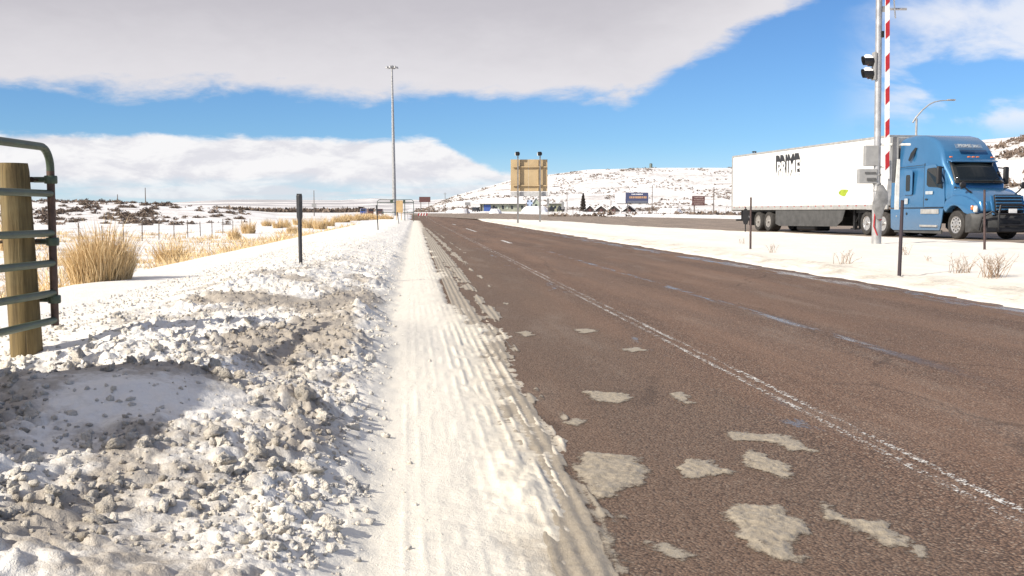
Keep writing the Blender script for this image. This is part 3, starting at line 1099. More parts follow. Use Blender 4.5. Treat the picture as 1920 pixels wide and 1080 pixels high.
def slush(px_poly, label, thick=0.022, seed=0, group=None):
    P = [hit(a, b, road_fn) for a, b in px_poly]
    P = [(v.x, v.y) for v in P]
    xs = [v[0] for v in P]
    ys_ = [v[1] for v in P]
    step = max(0.006, max(max(xs) - min(xs), max(ys_) - min(ys_)) / 110)
    gx = np.arange(min(xs) - 0.12, max(xs) + 0.12, step)
    gy = np.arange(min(ys_) - 0.12, max(ys_) + 0.12, step)
    Y_, X_ = np.meshgrid(gy, gx, indexing='ij')
    sd = poly_sd(P, X_, Y_) + 0.085 * fbm(X_ / 0.13 + seed, Y_ / 0.16, 5, 0.68) + 0.022 + 0.012 * fbm(X_ / 0.02 + seed, Y_ / 0.02, 2)
    thick = thick * 0.5
    h = thick * sstep(-0.004, 0.07, sd) * (0.75 + 0.8 * fbm(X_ / 0.12 + seed, Y_ / 0.12, 4)) + 0.007 * fbm(X_ / 0.03, Y_ / 0.03 + seed, 3)
    d1, v1 = worley(X_ / 0.05 + seed, Y_ / 0.05)
    h = h + thick * 0.7 * np.sqrt(np.maximum(0.3 - d1 * d1, 0)) * v1 * sstep(0.0, 0.05, sd)
    h = np.where(sd < 0, -0.003 + np.maximum(sd, -0.05) * 0.2, np.maximum(h, 0.003))
    keep = (sd[:-1, :-1] > -0.10) & (sd[1:, 1:] > -0.10)
    thick_n = thick
    cx, cy = sum(xs) / len(xs), sum(ys_) / len(ys_)
    cz = float(road_fn(np.array([cx]), np.array([cy]))[0])
    me = grid_mesh('slush_patch', X_ - cx, Y_ - cy, road_fn(X_, Y_) + h - cz, m_slush, {'thin': np.clip(np.maximum(1 - sd / 0.075, 0.62 * sstep(0.05, 0.35, fbm(X_ / 0.09 + 3 * seed, Y_ / 0.13, 4, 0.6))), 0, 1)}, keep)
    o = link('slush_patch', me, None, (cx, cy, cz))
    return tag(o, label, 'slush', group or 'slush patches on the brown asphalt')

slush([(1357, 959), (1383, 950), (1460, 952), (1484, 969), (1508, 983), (1532, 1002), (1498, 1007), (1474, 1017), (1501, 1046), (1479, 1058), (1431, 1041), (1412, 1017), (1374, 1007), (1383, 983)], 'largest slush patch on the near asphalt, with three lobes', 0.026, 1)
slush([(1539, 955), (1546, 943), (1561, 962), (1594, 974), (1671, 983), (1688, 1007), (1697, 1026), (1661, 1024), (1618, 1002), (1589, 983), (1551, 974)], 'slush patch with a thin hooked tail, nearest the white edge line', 0.022, 2)
slush([(1268, 880), (1287, 864), (1335, 863), (1364, 885), (1335, 892), (1297, 897)], 'oval slush patch beside the tongue of shoulder snow', 0.022, 3)
slush([(1393, 868), (1407, 847), (1436, 854), (1494, 890), (1479, 896), (1431, 887)], 'wedge shaped slush patch tapering to the right, mid asphalt', 0.020, 4)
slush([(1355, 811), (1379, 809), (1407, 816), (1479, 818), (1503, 833), (1532, 847), (1479, 846), (1460, 832), (1379, 826)], 'long thin streak of slush lying across the lane', 0.014, 5)
slush([(1101, 735), (1158, 737), (1187, 747), (1158, 757), (1120, 752)], 'small flat slush patch farthest up the lane, close to the shoulder', 0.016, 6)
slush([(1228, 1020), (1249, 1022), (1283, 1041), (1264, 1046), (1225, 1034)], 'short slush smear at the bottom, left of the largest patch', 0.010, 7)
slush([(1122, 1012), (1132, 1001), (1160, 1046), (1172, 1074), (1158, 1074), (1141, 1041)], 'narrow slush streak at the bottom beside the shoulder snow', 0.012, 8)
slush([(1065, 792), (1084, 785), (1093, 794), (1077, 799)], 'tiny slush lump just right of the shoulder snow edge', 0.014, 9)
slush([(1258, 739), (1278, 736), (1299, 756), (1283, 759)], 'small pair of slush bits beyond the long streak', 0.012, 10)
slush([(1705, 1034), (1719, 1027), (1740, 1043), (1719, 1049)], 'faint slush bit below the hooked tail patch', 0.008, 11)
slush([(1092, 848), (1180, 857), (1220, 877), (1200, 905), (1130, 936), (1100, 915), (1080, 880)], 'broad tongue of slush reaching out from the shoulder snow', 0.026, 12)
slush([(965, 624), (985, 621), (1003, 628), (985, 632)], 'flat slush scrap where the shoulder snow thins out', 0.012, 13)
slush([(1075, 618), (1105, 616), (1120, 622), (1095, 626)], 'faint slush scrap farthest from the camera, mid lane', 0.008, 14)
slush([(1165, 655), (1195, 652), (1212, 658), (1185, 661)], 'thin slush scrap close to the white line, far up the lane', 0.008, 15)

# the worn band of slush between shoulder snow and lane, in streaks along the wheel paths
gy = np.geomspace(2.5, 75, 700)
gu = np.linspace(0, 1, 190)
Y_, U_ = np.meshgrid(gy, gu, indexing='ij')
L_ = 0.42 + 1.25 * U_
X_ = L_ - SL * Y_
lim = np.interp(Y_, [2.5, 4, 5.5, 7, 9, 11, 14, 18, 27, 42, 75], [0.98, 1.0, 1.0, 1.0, 1.05, 1.28, 1.15, 1.2, 1.42, 1.4, 1.15])
sd = 0.55 * fbm(L_ / 0.16, Y_ / 1.9, 4, 0.6) + 0.35 * fbm(L_ / 0.5 + 30, Y_ / 0.55, 4, 0.6) + 0.9 * (lim - L_) - 0.12 - 0.25 * sstep(0.5, 0.75, L_)
sd = sd + 0.22 * np.cos((L_ + 0.006 * Y_) * 2 * math.pi / 0.30) * sstep(9, 13, Y_)
sd = sd * 0.35
h = np.where(sd < 0, -0.004, 0.003 + 0.010 * sstep(0.0, 0.08, sd) * (0.6 + fbm(X_ / 0.1, Y_ / 0.2, 4)) + 0.003 * np.cos(L_ * 2 * math.pi / 0.062))
kp = (sd[:-1, :-1] > -0.03) | (sd[1:, 1:] > -0.03)
sband = link('slush_band', grid_mesh('slush_band', X_, Y_, road_fn(X_, Y_) + h, m_slush, {'thin': np.clip(1 - sd / 0.06, 0, 1)}, kp))
tag(sband, 'streaky brown slush along the edge of the shoulder snow', 'slush', kind='stuff')

# ================================================================ the pipe gate on the left
m_green = simple('chalky_green_paint', (0.060, 0.086, 0.054), 0.45, 0.0, 0.18, 9.0)
m_rust = simple('brown_primer_steel', (0.105, 0.062, 0.045), 0.55, 0.2, 0.25, 14.0)
m_bolt = simple('rusty_bolt', (0.10, 0.07, 0.05), 0.6, 0.5, 0.2, 20.0)
m_sign_w = simple('dull_white_sign', (0.62, 0.62, 0.60), 0.5)

m_wood, t, p = material('weathered_post_wood')
o = t.obj()
x, y, z = t.sep(o)
g = t.noise(t.comb(t.m('MULTIPLY', x, 34.0), t.m('MULTIPLY', y, 34.0), t.m('MULTIPLY', z, 1.6)), 1.0, 6, 0.65, 0.4)
g2 = t.noise(o, 3.0, 4, 0.6)
crackn = t.noise(t.comb(t.m('MULTIPLY', x, 60.0), t.m('MULTIPLY', y, 60.0), t.m('MULTIPLY', z, 0.7)), 1.0, 3, 0.6, 0.2)
c = t.mix(t.ss(g, 0.3, 0.72), (0.085, 0.058, 0.022), (0.205, 0.145, 0.060))
c = t.mix(t.m('MULTIPLY', t.ss(g2, 0.45, 0.7), 0.4), c, (0.22, 0.19, 0.10))
c = t.mix(t.m('MULTIPLY', t.ss(crackn, 0.62, 0.70), 0.8), c, (0.05, 0.035, 0.02))
t.put(p.inputs['Base Color'], c)
p.inputs['Roughness'].default_value = 0.85
t.put(p.inputs['Normal'], t.bump(t.m('SUBTRACT', g, t.m('MULTIPLY', t.ss(crackn, 0.62, 0.70), 1.2)), 0.5, 0.02))

post_at = ray(52, 680, 7.3)
post_at.z = float(bank_h(np.array([post_at.x]), np.array([post_at.y]))[0]) - 0.15
post_top = ray(38, 306, 7.3).z - post_at.z
gp = thing('gate_post', 'thick round wooden gate post holding the green pipe gate', 'post', post_at)
b = MB()
prof = []
nseg = 28
verts, faces = [], []
hs = np.linspace(0, post_top, 26)
rsd = np.random.default_rng(2)
for i, hz_ in enumerate(hs):
    f = hz_ / post_top
    lean = -0.055 * f
    for k in range(nseg):
        a = 2 * math.pi * k / nseg
        rr = 0.103 - 0.006 * f + 0.0035 * math.sin(3 * a + 1) + 0.0025 * math.sin(7 * a + 2 * f)
        if i == len(hs) - 1:
            rr -= 0.006
        verts.append((lean + rr * math.cos(a), rr * math.sin(a), hz_))
for i in range(len(hs) - 1):
    for k in range(nseg):
        k2 = (k + 1) % nseg
        faces.append((i * nseg + k, i * nseg + k2, (i + 1) * nseg + k2, (i + 1) * nseg + k))
faces.append(tuple((len(hs) - 1) * nseg + k for k in range(nseg)))
b.add(verts, faces)
b.build('trunk', m_wood, gp, smooth=50)

GX0 = ray(100, 500, 7.42)          # hinge stile line
stile_x, stile_y = GX0.x, 7.42
zt = ray(90, 277, 7.42).z
zb = ray(103, 610, 7.42).z
pg = thing('pipe_gate', 'green tubular pipe gate swung open beside the wooden post', 'gate', (stile_x, stile_y, zb))
Hg = zt - zb
GLEN = 5.2
slant = 0.012
def gpt(s, z):                      # s metres along the gate from its stile, towards the viewer
    return (-slant * s, -s, z)
rt = 0.027
bend = [gpt(0.0, 0.0), gpt(0.0, Hg - 0.14)]
stile = MB()
stile.tube([gpt(0, 0), gpt(0, Hg * 0.5), gpt(0, Hg - 0.16)], rt, 14)
stile.build('stile', m_rust, pg, smooth=40)
topr = MB()
arc = [gpt(0.14 * (1 - math.cos(a)), Hg - 0.14 + 0.14 * math.sin(a)) for a in np.linspace(0, math.pi / 2, 9)]
topr.tube([gpt(0, Hg - 0.165)] + arc + [gpt(s, Hg) for s in np.linspace(0.3, GLEN, 12)], rt, 14)
topr.build('top_rail', m_green, pg, smooth=40)
for py in (363, 437, 493, 549, 600):
    zz = ray(100, py, 7.42).z - zb
    r_ = MB()
    r_.tube([gpt(s, zz) for s in np.linspace(0.01, GLEN, 14)], rt * 0.92, 14)
    r_.build('rail', m_green, pg, smooth=40)
lst = MB()
lst.tube([gpt(GLEN, 0), gpt(GLEN, Hg)], rt, 12)
lst.build('latch_stile', m_green, pg, smooth=40)
for py in (337, 453, 561):
    zz = ray(100, py, 7.42).z - zb
    hb_ = MB()
    hb_.lathe([(0.040, -0.028), (0.044, -0.02), (0.044, 0.02), (0.040, 0.028)], 'Z', (0, 0, zz), 16)
    hb_.tube([(-0.02, 0.0, zz), (-0.115, 0.0, zz)], 0.021, 10)
    col_ = hb_.build('hinge_collar', m_green, pg, smooth=35)
    bl = MB()
    bl.tube([(-0.06, -0.005, zz), (-0.42, -0.12, zz)], 0.011, 8)
    bl.lathe([(0.022, -0.014), (0.022, 0.014)], 'X', (-0.125, -0.03, zz), 6)
    bl.lathe([(0.020, -0.01), (0.020, 0.01)], 'X', (-0.41, -0.115, zz), 6)
    bl.build('hinge_bolt', m_bolt, pg, smooth=35)
# the sign board bolted to the gate, out of the frame: it shades the snow heap
sb = MB()
sb.box((-slant * 4.15 - 0.045, -4.1, 1.02), (0.02, 1.6, 0.95))
sb.build('sign_board', m_sign_w, pg, bevel=0.004)

# ================================================================ roadside marker posts
m_delin = simple('dark_marker_post', (0.030, 0.030, 0.034), 0.5, 0.0, 0.2, 12.0)
m_brown = simple('rust_brown_post', (0.075, 0.045, 0.042), 0.55, 0.1, 0.25, 12.0)

def marker(pxb, base_py, py_top, px_top, label, f, w=0.085, paddle=True, mat=None):
    base = hit(pxb, base_py, f)
    Y = base.y
    top = ray(px_top, py_top, Y)
    o = thing('marker_post', label, 'marker post', base, 0.0, 'roadside marker posts')
    dvec = top - base
    h = dvec.length
    mat = mat or m_delin
    s = MB()
    def sec(f_, w_, d_):
        c_ = dvec * f_
        return [(c_.x - w_ / 2, c_.y - d_ / 2, c_.z), (c_.x, c_.y - d_ * 0.9, c_.z), (c_.x + w_ / 2, c_.y - d_ / 2, c_.z), (c_.x + w_ / 2, c_.y + d_ / 2, c_.z), (c_.x - w_ / 2, c_.y + d_ / 2, c_.z)]
    if paddle:
        prof_ = [(-0.12, w * 0.62, 0.02), (0.0, w * 0.62, 0.02), (0.50, w * 0.66, 0.02), (0.66, w * 0.72, 0.02), (0.70, w * 1.02, 0.022), (0.985, w * 1.04, 0.022), (1.0, w * 0.9, 0.018)]
    else:
        prof_ = [(-0.12, w, w * 0.6), (0.0, w, w * 0.6), (1.0, w * 0.85, w * 0.55)]
    vv, ff = [], []
    for q in prof_:
        vv += sec(*q)
    for i in range(len(prof_) - 1):
        for k_ in range(5):
            k2 = (k_ + 1) % 5
            ff.append((i * 5 + k_, i * 5 + k2, i * 5 + 5 + k2, i * 5 + 5 + k_))
    ff.append((4, 3, 2, 1, 0))
    ff.append(tuple((len(prof_) - 1) * 5 + k_ for k_ in range(5)))
    s.add(vv, ff)
    s.build('shaft', mat, o)
    cp = MB()
    cp.box(dvec * 1.004, (w * 0.9, 0.03, 0.02))
    cp.build('cap', mat, o, bevel=0.003)
    return o

marker(564, 504, 365, 561, 'thick black paddle marker post standing in the snow bank left of the road', bank_h, 0.082)
marker(709, 432, 385, 706, 'thin dark marker post on the left bank, second from the camera', bank_h, 0.07)
marker(748, 420, 398, 745, 'short dark marker post on the left bank near the tall mast base', bank_h, 0.075)
marker(765, 414, 394, 763, 'pale leaning marker post on the left bank, farthest away', bank_h, 0.07, True, simple('grey_marker_post', (0.30, 0.29, 0.30), 0.6))
marker(1407, 467, 371, 1408, 'dark marker post in the median in front of the trailer wheels', median_h, 0.052, False, m_brown)
marker(1686, 519, 377, 1692, 'nearest dark marker post in the median, leaning to the right', median_h, 0.052, False, simple('near_marker_post', (0.042, 0.028, 0.036), 0.5))
marker(1846, 468, 357, 1846, 'dark marker post in the median in front of the truck bumper', median_h, 0.050, False, m_brown)

# ================================================================ dry grass and weeds
m_straw, t, p = material('dry_straw')
inf = t.node('ShaderNodeObjectInfo')
pos = t.pos()
va = t.attr('shade')
c = t.mix(va, (0.46, 0.30, 0.13), (0.88, 0.69, 0.41))
c = t.mix(t.m('MULTIPLY', inf.outputs['Random'], 0.30), c, (0.60, 0.46, 0.27))
t.put(p.inputs['Base Color'], c)
p.inputs['Roughness'].default_value = 0.7
p.inputs['Specular IOR Level'].default_value = 0.2

def blades(n, rx, ry, hgt, seed, width=0.006, lean=0.25, droop=0.3):
    rs = np.random.default_rng(seed)
    rr = np.sqrt(rs.random(n))
    th = rs.random(n) * 2 * math.pi
    bx_ = rx * rr * np.cos(th)
    by_ = ry * rr * np.sin(th)
    hh = hgt * (0.35 + 0.65 * rs.random(n) ** 1.3) * (1 - 0.45 * rr ** 2) * (0.85 + 0.3 * np.sin(bx_ / rx * 5 + by_ / ry * 3 + seed))
    dirx = bx_ / max(rx, 1e-3) * lean + rs.normal(0, 0.2, n)
    diry = by_ / max(ry, 1e-3) * lean + rs.normal(0, 0.13, n)
    wa = rs.random(n) * math.pi
    wx, wy = np.cos(wa) * width, np.sin(wa) * width
    co = np.zeros((n, 7, 3))
    for k_, f in enumerate((0.0, 0.4, 0.75)):
        ox = bx_ + dirx * hh * f * (0.6 + droop * f)
        oy = by_ + diry * hh * f * (0.6 + droop * f)
        oz = hh * f
        w_ = 1.0 - 0.35 * f
        co[:, k_ * 2] = np.stack([ox - wx * w_, oy - wy * w_, oz], -1)
        co[:, k_ * 2 + 1] = np.stack([ox + wx * w_, oy + wy * w_, oz], -1)
    co[:, 6] = np.stack([bx_ + dirx * hh * (0.6 + droop * 1.2), by_ + diry * hh * (0.6 + droop * 1.2), hh * 0.98], -1)
    tri = np.array([[0, 1, 3], [0, 3, 2], [2, 3, 5], [2, 5, 4], [4, 5, 6]])
    f = (tri[None] + (np.arange(n) * 7)[:, None, None]).reshape(-1, 3)
    shade = np.repeat(rs.random(n), 7)
    return co.reshape(-1, 3), f, shade

def grass_mesh(name, *a, **k_):
    co, f, sh = blades(*a, **k_)
    return raw_mesh(name, co, f, m_straw, {'shade': sh}, smooth=False)

G_BIG = grass_mesh('dry_grass', 4200, 0.58, 0.5, 1.2, 3, 0.005, 0.20, 0.6)
G_MID = [grass_mesh('dry_grass', 900, 0.45, 0.4, 0.75, 10 + i, 0.008, 0.4, 0.5) for i in range(4)]
G_LOW = [grass_mesh('dry_grass', 420, 0.55, 0.45, 0.5, 30 + i, 0.007, 0.7, 0.6) for i in range(3)]

def clump(me, px, py, wpx, hpx, base_w, base_h, label, group, f=bank_h):
    P = hit(px, py, f)
    sx_ = wpx / FPX * P.y / base_w
    sz_ = hpx / FPX * P.y / base_h
    o = link('dry_grass_clump', me, None, (P.x, P.y, P.z - 0.03), random.uniform(0, 6.28), (sx_, sx_, sz_))
    return tag(o, label, 'grass clump', group)

GG = 'dry grass clumps left of the road'
clump(G_BIG, 190, 526, 124, 118, 1.25, 1.08, 'largest tall dry grass clump, just right of the gate', GG)
clump(G_MID[0], 322, 492, 62, 56, 0.95, 0.75, 'sparse dry grass tuft right of the largest clump', GG)
clump(G_MID[1], 26, 470, 50, 90, 0.95, 0.75, 'dry grass clump behind the wooden gate post', GG)
for (px, py, w_, h_, lab) in (
        (466, 438, 28, 34, 'rounded tan grass clump left of the black marker post'),
        (440, 449, 26, 30, 'thin tuft of grass growing in front of the rounded tan clump'),
        (500, 424, 20, 18, 'small reddish grass clump between two taller ones')):
    clump(G_MID[random.randrange(4)], px, py, w_, h_, 0.95, 0.75, lab, GG)
row = [(521, 428, 20, 24), (534, 427, 22, 25), (548, 438, 22, 26), (580, 428, 30, 28), (600, 430, 28, 30), (617, 424, 22, 22), (640, 417, 34, 20), (662, 414, 30, 18), (678, 413, 28, 20),
       (700, 412, 26, 16), (716, 411, 26, 14), (730, 411, 16, 11), (560, 422, 22, 22), (650, 412, 24, 14), (690, 408, 26, 12)]
row.sort()
ORD = ['first', 'second', 'third', 'fourth', 'fifth', 'sixth', 'seventh', 'eighth', 'ninth', 'tenth', 'eleventh', 'twelfth', 'thirteenth', 'fourteenth', 'fifteenth']
for k, (px, py, w_, h_) in enumerate(row):
    clump(G_MID[random.randrange(4)], px, py, w_, h_, 0.95, 0.75, 'tan dry grass clump in the left verge row, ' + ORD[k] + ' from the left', 'verge grass row')
# loose stalks over the field: too many to count
rs = np.random.default_rng(90)
cos_, fs_, shs_ = [], [], []
base_n = 0
field_p = []
for i in range(1200):
    Y_ = 14 * (95 / 14) ** rs.random()
    l_ = -5.0 - rs.random() ** 1.4 * (3.0 + 0.34 * Y_)
    x_ = l_ - SL * Y_
    if fbm(np.array([x_ / 4.0]), np.array([Y_ / 6.0]), 3)[0] < -0.06:
        continue
    co, f, sh = blades(int(14 + 30 * rs.random()), 0.45, 0.35, 0.25 + 0.38 * rs.random(), 1000 + i, 0.006 + 0.00014 * Y_, 0.7, 0.7)
    z_ = float(bank_h(np.array([x_]), np.array([Y_]))[0])
    cos_.append(co + np.array([x_, Y_, z_ - 0.02]))
    fs_.append(f + base_n)
    shs_.append(sh)
    base_n += len(co)
fg = link('field_grass', raw_mesh('field_grass', np.concatenate(cos_), np.concatenate(fs_), m_straw, {'shade': np.concatenate(shs_)}, smooth=False))
tag(fg, 'thin dry grass poking through the snowy field', 'grass', kind='stuff')

m_weed = simple('grey_brown_weed', (0.34, 0.24, 0.165), 0.8, 0.0, 0.3, 20.0)

def weed(px, py, wpx, hpx, label, n, seed):
    P = hit(px, py, median_h)
    rs_ = random.Random(seed)
    W_, H_ = wpx / FPX * P.y, hpx / FPX * P.y
    o = thing('dry_weed', label, 'weed', (P.x, P.y, P.z - 0.02), 0, 'dry weeds in the snowy median')
    st = MB()
    for i in range(n):
        a = rs_.uniform(0, 6.28)
        sp = rs_.uniform(0.1, 0.5) * W_
        h = H_ * rs_.uniform(0.45, 1.0)
        b0 = Vector((rs_.gauss(0, W_ * 0.16), rs_.gauss(0, W_ * 0.16), 0))
        tip = b0 + Vector((math.cos(a) * sp, math.sin(a) * sp, h))
        mid = b0.lerp(tip, 0.5) + Vector((0, 0, h * 0.12))
        st.tube([b0, mid, tip], [0.0045, 0.0035, 0.0015], 4)
        for j in range(rs_.randint(2, 5)):
            q = mid.lerp(tip, rs_.random())
            e = q + Vector((rs_.uniform(-1, 1), rs_.uniform(-1, 1), rs_.uniform(0.1, 1))) * h * 0.22
            st.tube([q, e], [0.0025, 0.001], 3)
    st.build('stems', m_weed, o)
    return o

weed(1447, 474, 22, 20, 'small faint weed right of the marker post by the trailer wheels', 9, 1)
weed(1582, 495, 46, 28, 'low spreading weed in the median left of the signal pole', 16, 2)
weed(1702, 478, 40, 24, 'sparse weed right behind the nearest median marker post', 10, 3)
weed(1740, 490, 22, 14, 'tiny weed sprig between the larger median weeds', 6, 4)
weed(1800, 512, 62, 40, 'wide grey weed left of the brown bushy one', 24, 5)
weed(1858, 520, 66, 50, 'bushiest brown weed at the right end of the median', 46, 6)
weed(1392, 457, 16, 14, 'faint weed sprig at the left end of the median weeds', 6, 7)


# ================================================================ the semi truck
m_trw, t, p = material('white_trailer_wall')
o = t.obj()
x, y, z = t.sep(o)
seam = t.m('ABSOLUTE', t.m('SUBTRACT', t.m('FRACT', t.m('MULTIPLY', z, 4.6)), 0.5))
sv = t.m('ABSOLUTE', t.m('SUBTRACT', t.m('FRACT', t.m('MULTIPLY', x, 0.82)), 0.5))
n = t.noise(o, 1.2, 5, 0.6)
grime = t.m('MULTIPLY', t.ss(z, 2.0, 1.2), 0.45)
c = t.mix(n, (0.62, 0.62, 0.61), (0.70, 0.70, 0.69))
c = t.mix(t.m('MULTIPLY', grime, t.ss(t.noise(o, 3.0, 5, 0.65), 0.35, 0.7)), c, (0.45, 0.38, 0.30))
c = t.mix(t.m('MULTIPLY', t.ss(seam, 0.06, 0.0), 0.30), c, (0.40, 0.38, 0.35))
c = t.mix(t.m('MULTIPLY', t.ss(sv, 0.012, 0.0), 0.35), c, (0.40, 0.38, 0.35))
t.put(p.inputs['Base Color'], c)
p.inputs['Roughness'].default_value = 0.42
t.put(p.inputs['Normal'], t.bump(t.m('ADD', t.ss(seam, 0.0, 0.05), t.ss(sv, 0.0, 0.02)), 0.35, 0.01))
m_rail = simple('dull_trailer_aluminium', (0.50, 0.49, 0.47), 0.4, 0.5, 0.12, 4.0)
m_skirt = simple('grey_plastic_skirt', (0.070, 0.070, 0.070), 0.6, 0.0, 0.18, 3.0)
m_blackp = simple('black_plastic', (0.016, 0.016, 0.018), 0.5, 0.0, 0.15, 8.0)
m_tyre = simple('road_dirty_tyre', (0.040, 0.037, 0.035), 0.85, 0.0, 0.2, 10.0, 0.4, 60.0)
m_rim = simple('polished_aluminium_rim', (0.62, 0.61, 0.60), 0.25, 0.85, 0.1, 12.0)
m_dirtrim = simple('dirty_rim', (0.36, 0.34, 0.32), 0.5, 0.5, 0.2, 12.0)
m_red = simple('red_reflective_tape', (0.42, 0.03, 0.03), 0.4)
m_glass, t, p = material('dark_window_glass')
p.inputs['Base Color'].default_value = (0.012, 0.015, 0.016, 1)
p.inputs['Roughness'].default_value = 0.06
t.put(p.inputs['Roughness'], t.m('ADD', 0.04, t.m('MULTIPLY', t.noise(t.obj(), 5.0, 4, 0.6), 0.08)))
m_blue, t, p = material('metallic_blue_cab_paint')
o = t.obj()
n = t.noise(o, 2.0, 4, 0.6)
gr = t.m('MULTIPLY', t.ss(t.sep(o)[2], 1.25, 0.4), t.m('ADD', 0.25, t.m('MULTIPLY', t.noise(o, 5.0, 5, 0.65), 0.6)))
c = t.mix(n, (0.032, 0.135, 0.285), (0.046, 0.172, 0.345))
c = t.mix(t.m('MULTIPLY', gr, 0.55), c, (0.19, 0.20, 0.21))
t.put(p.inputs['Base Color'], c)
p.inputs['Roughness'].default_value = 0.24
p.inputs['Metallic'].default_value = 0.3
p.inputs['Coat Weight'].default_value = 0.6
p.inputs['Coat Roughness'].default_value = 0.08
m_chrome = simple('bright_metal', (0.70, 0.70, 0.70), 0.22, 0.9, 0.05)
m_lampw = simple('clear_lamp_lens', (0.75, 0.74, 0.70), 0.12, 0.2, 0.05)
m_lampo = simple('amber_lens', (0.65, 0.18, 0.05), 0.2)
m_black_ink = simple('black_decal', (0.02, 0.02, 0.022), 0.45)
m_white_ink = simple('white_decal', (0.82, 0.82, 0.81), 0.4)
m_lime = simple('lime_decal', (0.30, 0.38, 0.02), 0.4, 0.0, 0.15, 5.0)
m_grey_ink = simple('grey_decal', (0.38, 0.42, 0.46), 0.4)

hz0 = HW_Z + 0.022
truck = thing('semi_truck', 'blue sleeper cab semi truck with long white box trailer on the highway', 'truck', (P0.x, P0.y, hz0), math.atan2(HD.y, HD.x))
# local axes: x forward from the trailer's rear, y from the near side across, z up
TL, TW = 16.6, 2.6
b = MB()
b.span((0.06, 0.02, 1.22), (TL, TW - 0.02, 4.06))
b.build('trailer_box', m_trw, truck, bevel=0.03)
b = MB()
b.span((0.0, -0.012, 4.02), (TL + 0.01, TW + 0.012, 4.11))
b.build('top_rail', m_rail, truck, bevel=0.02)
b = MB()
b.span((0.0, -0.02, 1.10), (TL + 0.01, 0.06, 1.30))
b.build('bottom_rail', m_rail, truck, bevel=0.012)
b = MB()
b.span((-0.03, -0.015, 1.05), (0.055, TW + 0.015, 4.05))
b.build('rear_frame', m_rail, truck, bevel=0.015)
b = MB()
b.span((TL + 0.003, 0.03, 1.25), (TL + 0.07, TW - 0.03, 4.0))
b.build('front_bulkhead', m_rail, truck, bevel=0.02)
b = MB()
b.span((TL + 0.07, 0.55, 2.3), (TL + 0.5, TW - 0.55, 3.85))
b.build('cooling_unit', m_blackp, truck, bevel=0.05)
tape = MB()
tape.span((0, -0.026, 1.235), (0.10, -0.0205, 1.285))
tape_me = tape.mesh('reflective_mark', m_red)
for i in range(21):
    link('reflective_mark', tape_me, truck, (0.35 + i * 0.76, 0, 0))
b = MB()
b.span((0.5, 0.5, 0.78), (13.8, 0.62, 1.10)).span((0.5, TW - 0.62, 0.78), (13.8, TW - 0.5, 1.10))
b.span((1.0, 0.4, 0.95), (16.0, TW - 0.4, 1.09))
b.build('trailer_frame', m_blackp, truck)
b = MB()
sk = [(5.75, 1.1), (13.0, 1.1), (12.75, 0.62), (12.2, 0.34), (6.2, 0.30), (5.75, 0.40)]
b.prism(sk, 0.04, 0.065, 'XZ')
b.build('side_skirt', m_skirt, truck)
b = MB()
b.prism([(x_, z_) for x_, z_ in sk], TW - 0.065, TW - 0.04, 'XZ')
b.build('side_skirt', m_skirt, truck)
b = MB()
b.span((7.6, 0.3, 0.10), (9.6, 1.1, 0.42))
b.build('under_tray', m_blackp, truck, bevel=0.08)
for yy in (0.42, TW - 0.42):
    b = MB()
    b.span((13.15, yy - 0.07, 0.28), (13.29, yy + 0.07, 1.1)).span((13.05, yy - 0.13, 0.22), (13.40, yy + 0.13, 0.29))
    b.tube([(13.2, yy, 0.45), (13.75, yy, 1.05)], 0.03, 8)
    b.build('landing_leg', m_blackp, truck)
b = MB()
b.span((0.02, 0.25, 0.50), (0.12, TW - 0.25, 0.60)).span((0.05, 0.55, 0.55), (0.13, 0.65, 1.08)).span((0.05, TW - 0.65, 0.55), (0.13, TW - 0.55, 1.08))
b.build('rear_bumper', m_blackp, truck)
for yy in (0.06, TW - 0.70):
    b = MB()
    b.span((2.35, yy, 0.28), (2.37, yy + 0.62, 1.0))
    b.build('mud_flap', m_blackp, truck)

def wheel(x_, y_, dia, wid, face, rim, steer=False):
    """one wheel: tyre, with rim and hub; face is the sign of the outer side along y"""
    r_ = dia / 2
    b_ = MB()
    h = wid / 2
    b_.lathe([(r_ * 0.60, -h * 0.85), (r_ * 0.66, -h), (r_ * 0.92, -h), (r_ * 0.99, -h * 0.80), (r_, -h * 0.55), (r_, h * 0.55), (r_ * 0.99, h * 0.80), (r_ * 0.92, h), (r_ * 0.66, h), (r_ * 0.60, h * 0.85)], 'Y', (0, 0, 0), 32)
    w = b_.build('wheel', m_tyre, truck, smooth=35, loc=(x_, y_, r_))
    rm = MB()
    f = face
    d_ = -0.02 if steer else -0.12
    prof = [(r_ * 0.62, f * (h * 0.86)), (r_ * 0.60, f * (h * 0.95)), (r_ * 0.55, f * (h * 0.9)), (r_ * 0.52, f * (h * 0.9 + d_ * 0.6)), (r_ * 0.34, f * (h * 0.9 + d_)), (r_ * 0.16, f * (h * 0.95 + d_ * 0.2)), (r_ * 0.13, f * (h * 1.0 + 0.03))]
    rm.lathe(prof, 'Y', (0, 0, 0), 28)
    rm.build('rim', rim, w, smooth=35)
    hl = MB()
    for k in range(10):
        a = 2 * math.pi * k / 10
        c_ = (r_ * 0.435 * math.sin(a), f * (h * 0.9 + d_ * 0.8 + 0.006), r_ * 0.435 * math.cos(a))
        hl.lathe([(0.032, -0.012), (0.032, 0.012)], 'Y', c_, 8)
    tag(hl.build('hand_hole', m_blackp, w), kind='stuff')
    nt = MB()
    for k in range(10):
        a = 2 * math.pi * (k + 0.5) / 10
        nt.lathe([(0.017, -0.02), (0.017, 0.02)], 'Y', (r_ * 0.27 * math.sin(a), f * (h * 0.9 + d_ + 0.03), r_ * 0.27 * math.cos(a)), 6)
    tag(nt.build('lug_nut', rim, w), kind='stuff')
    return w

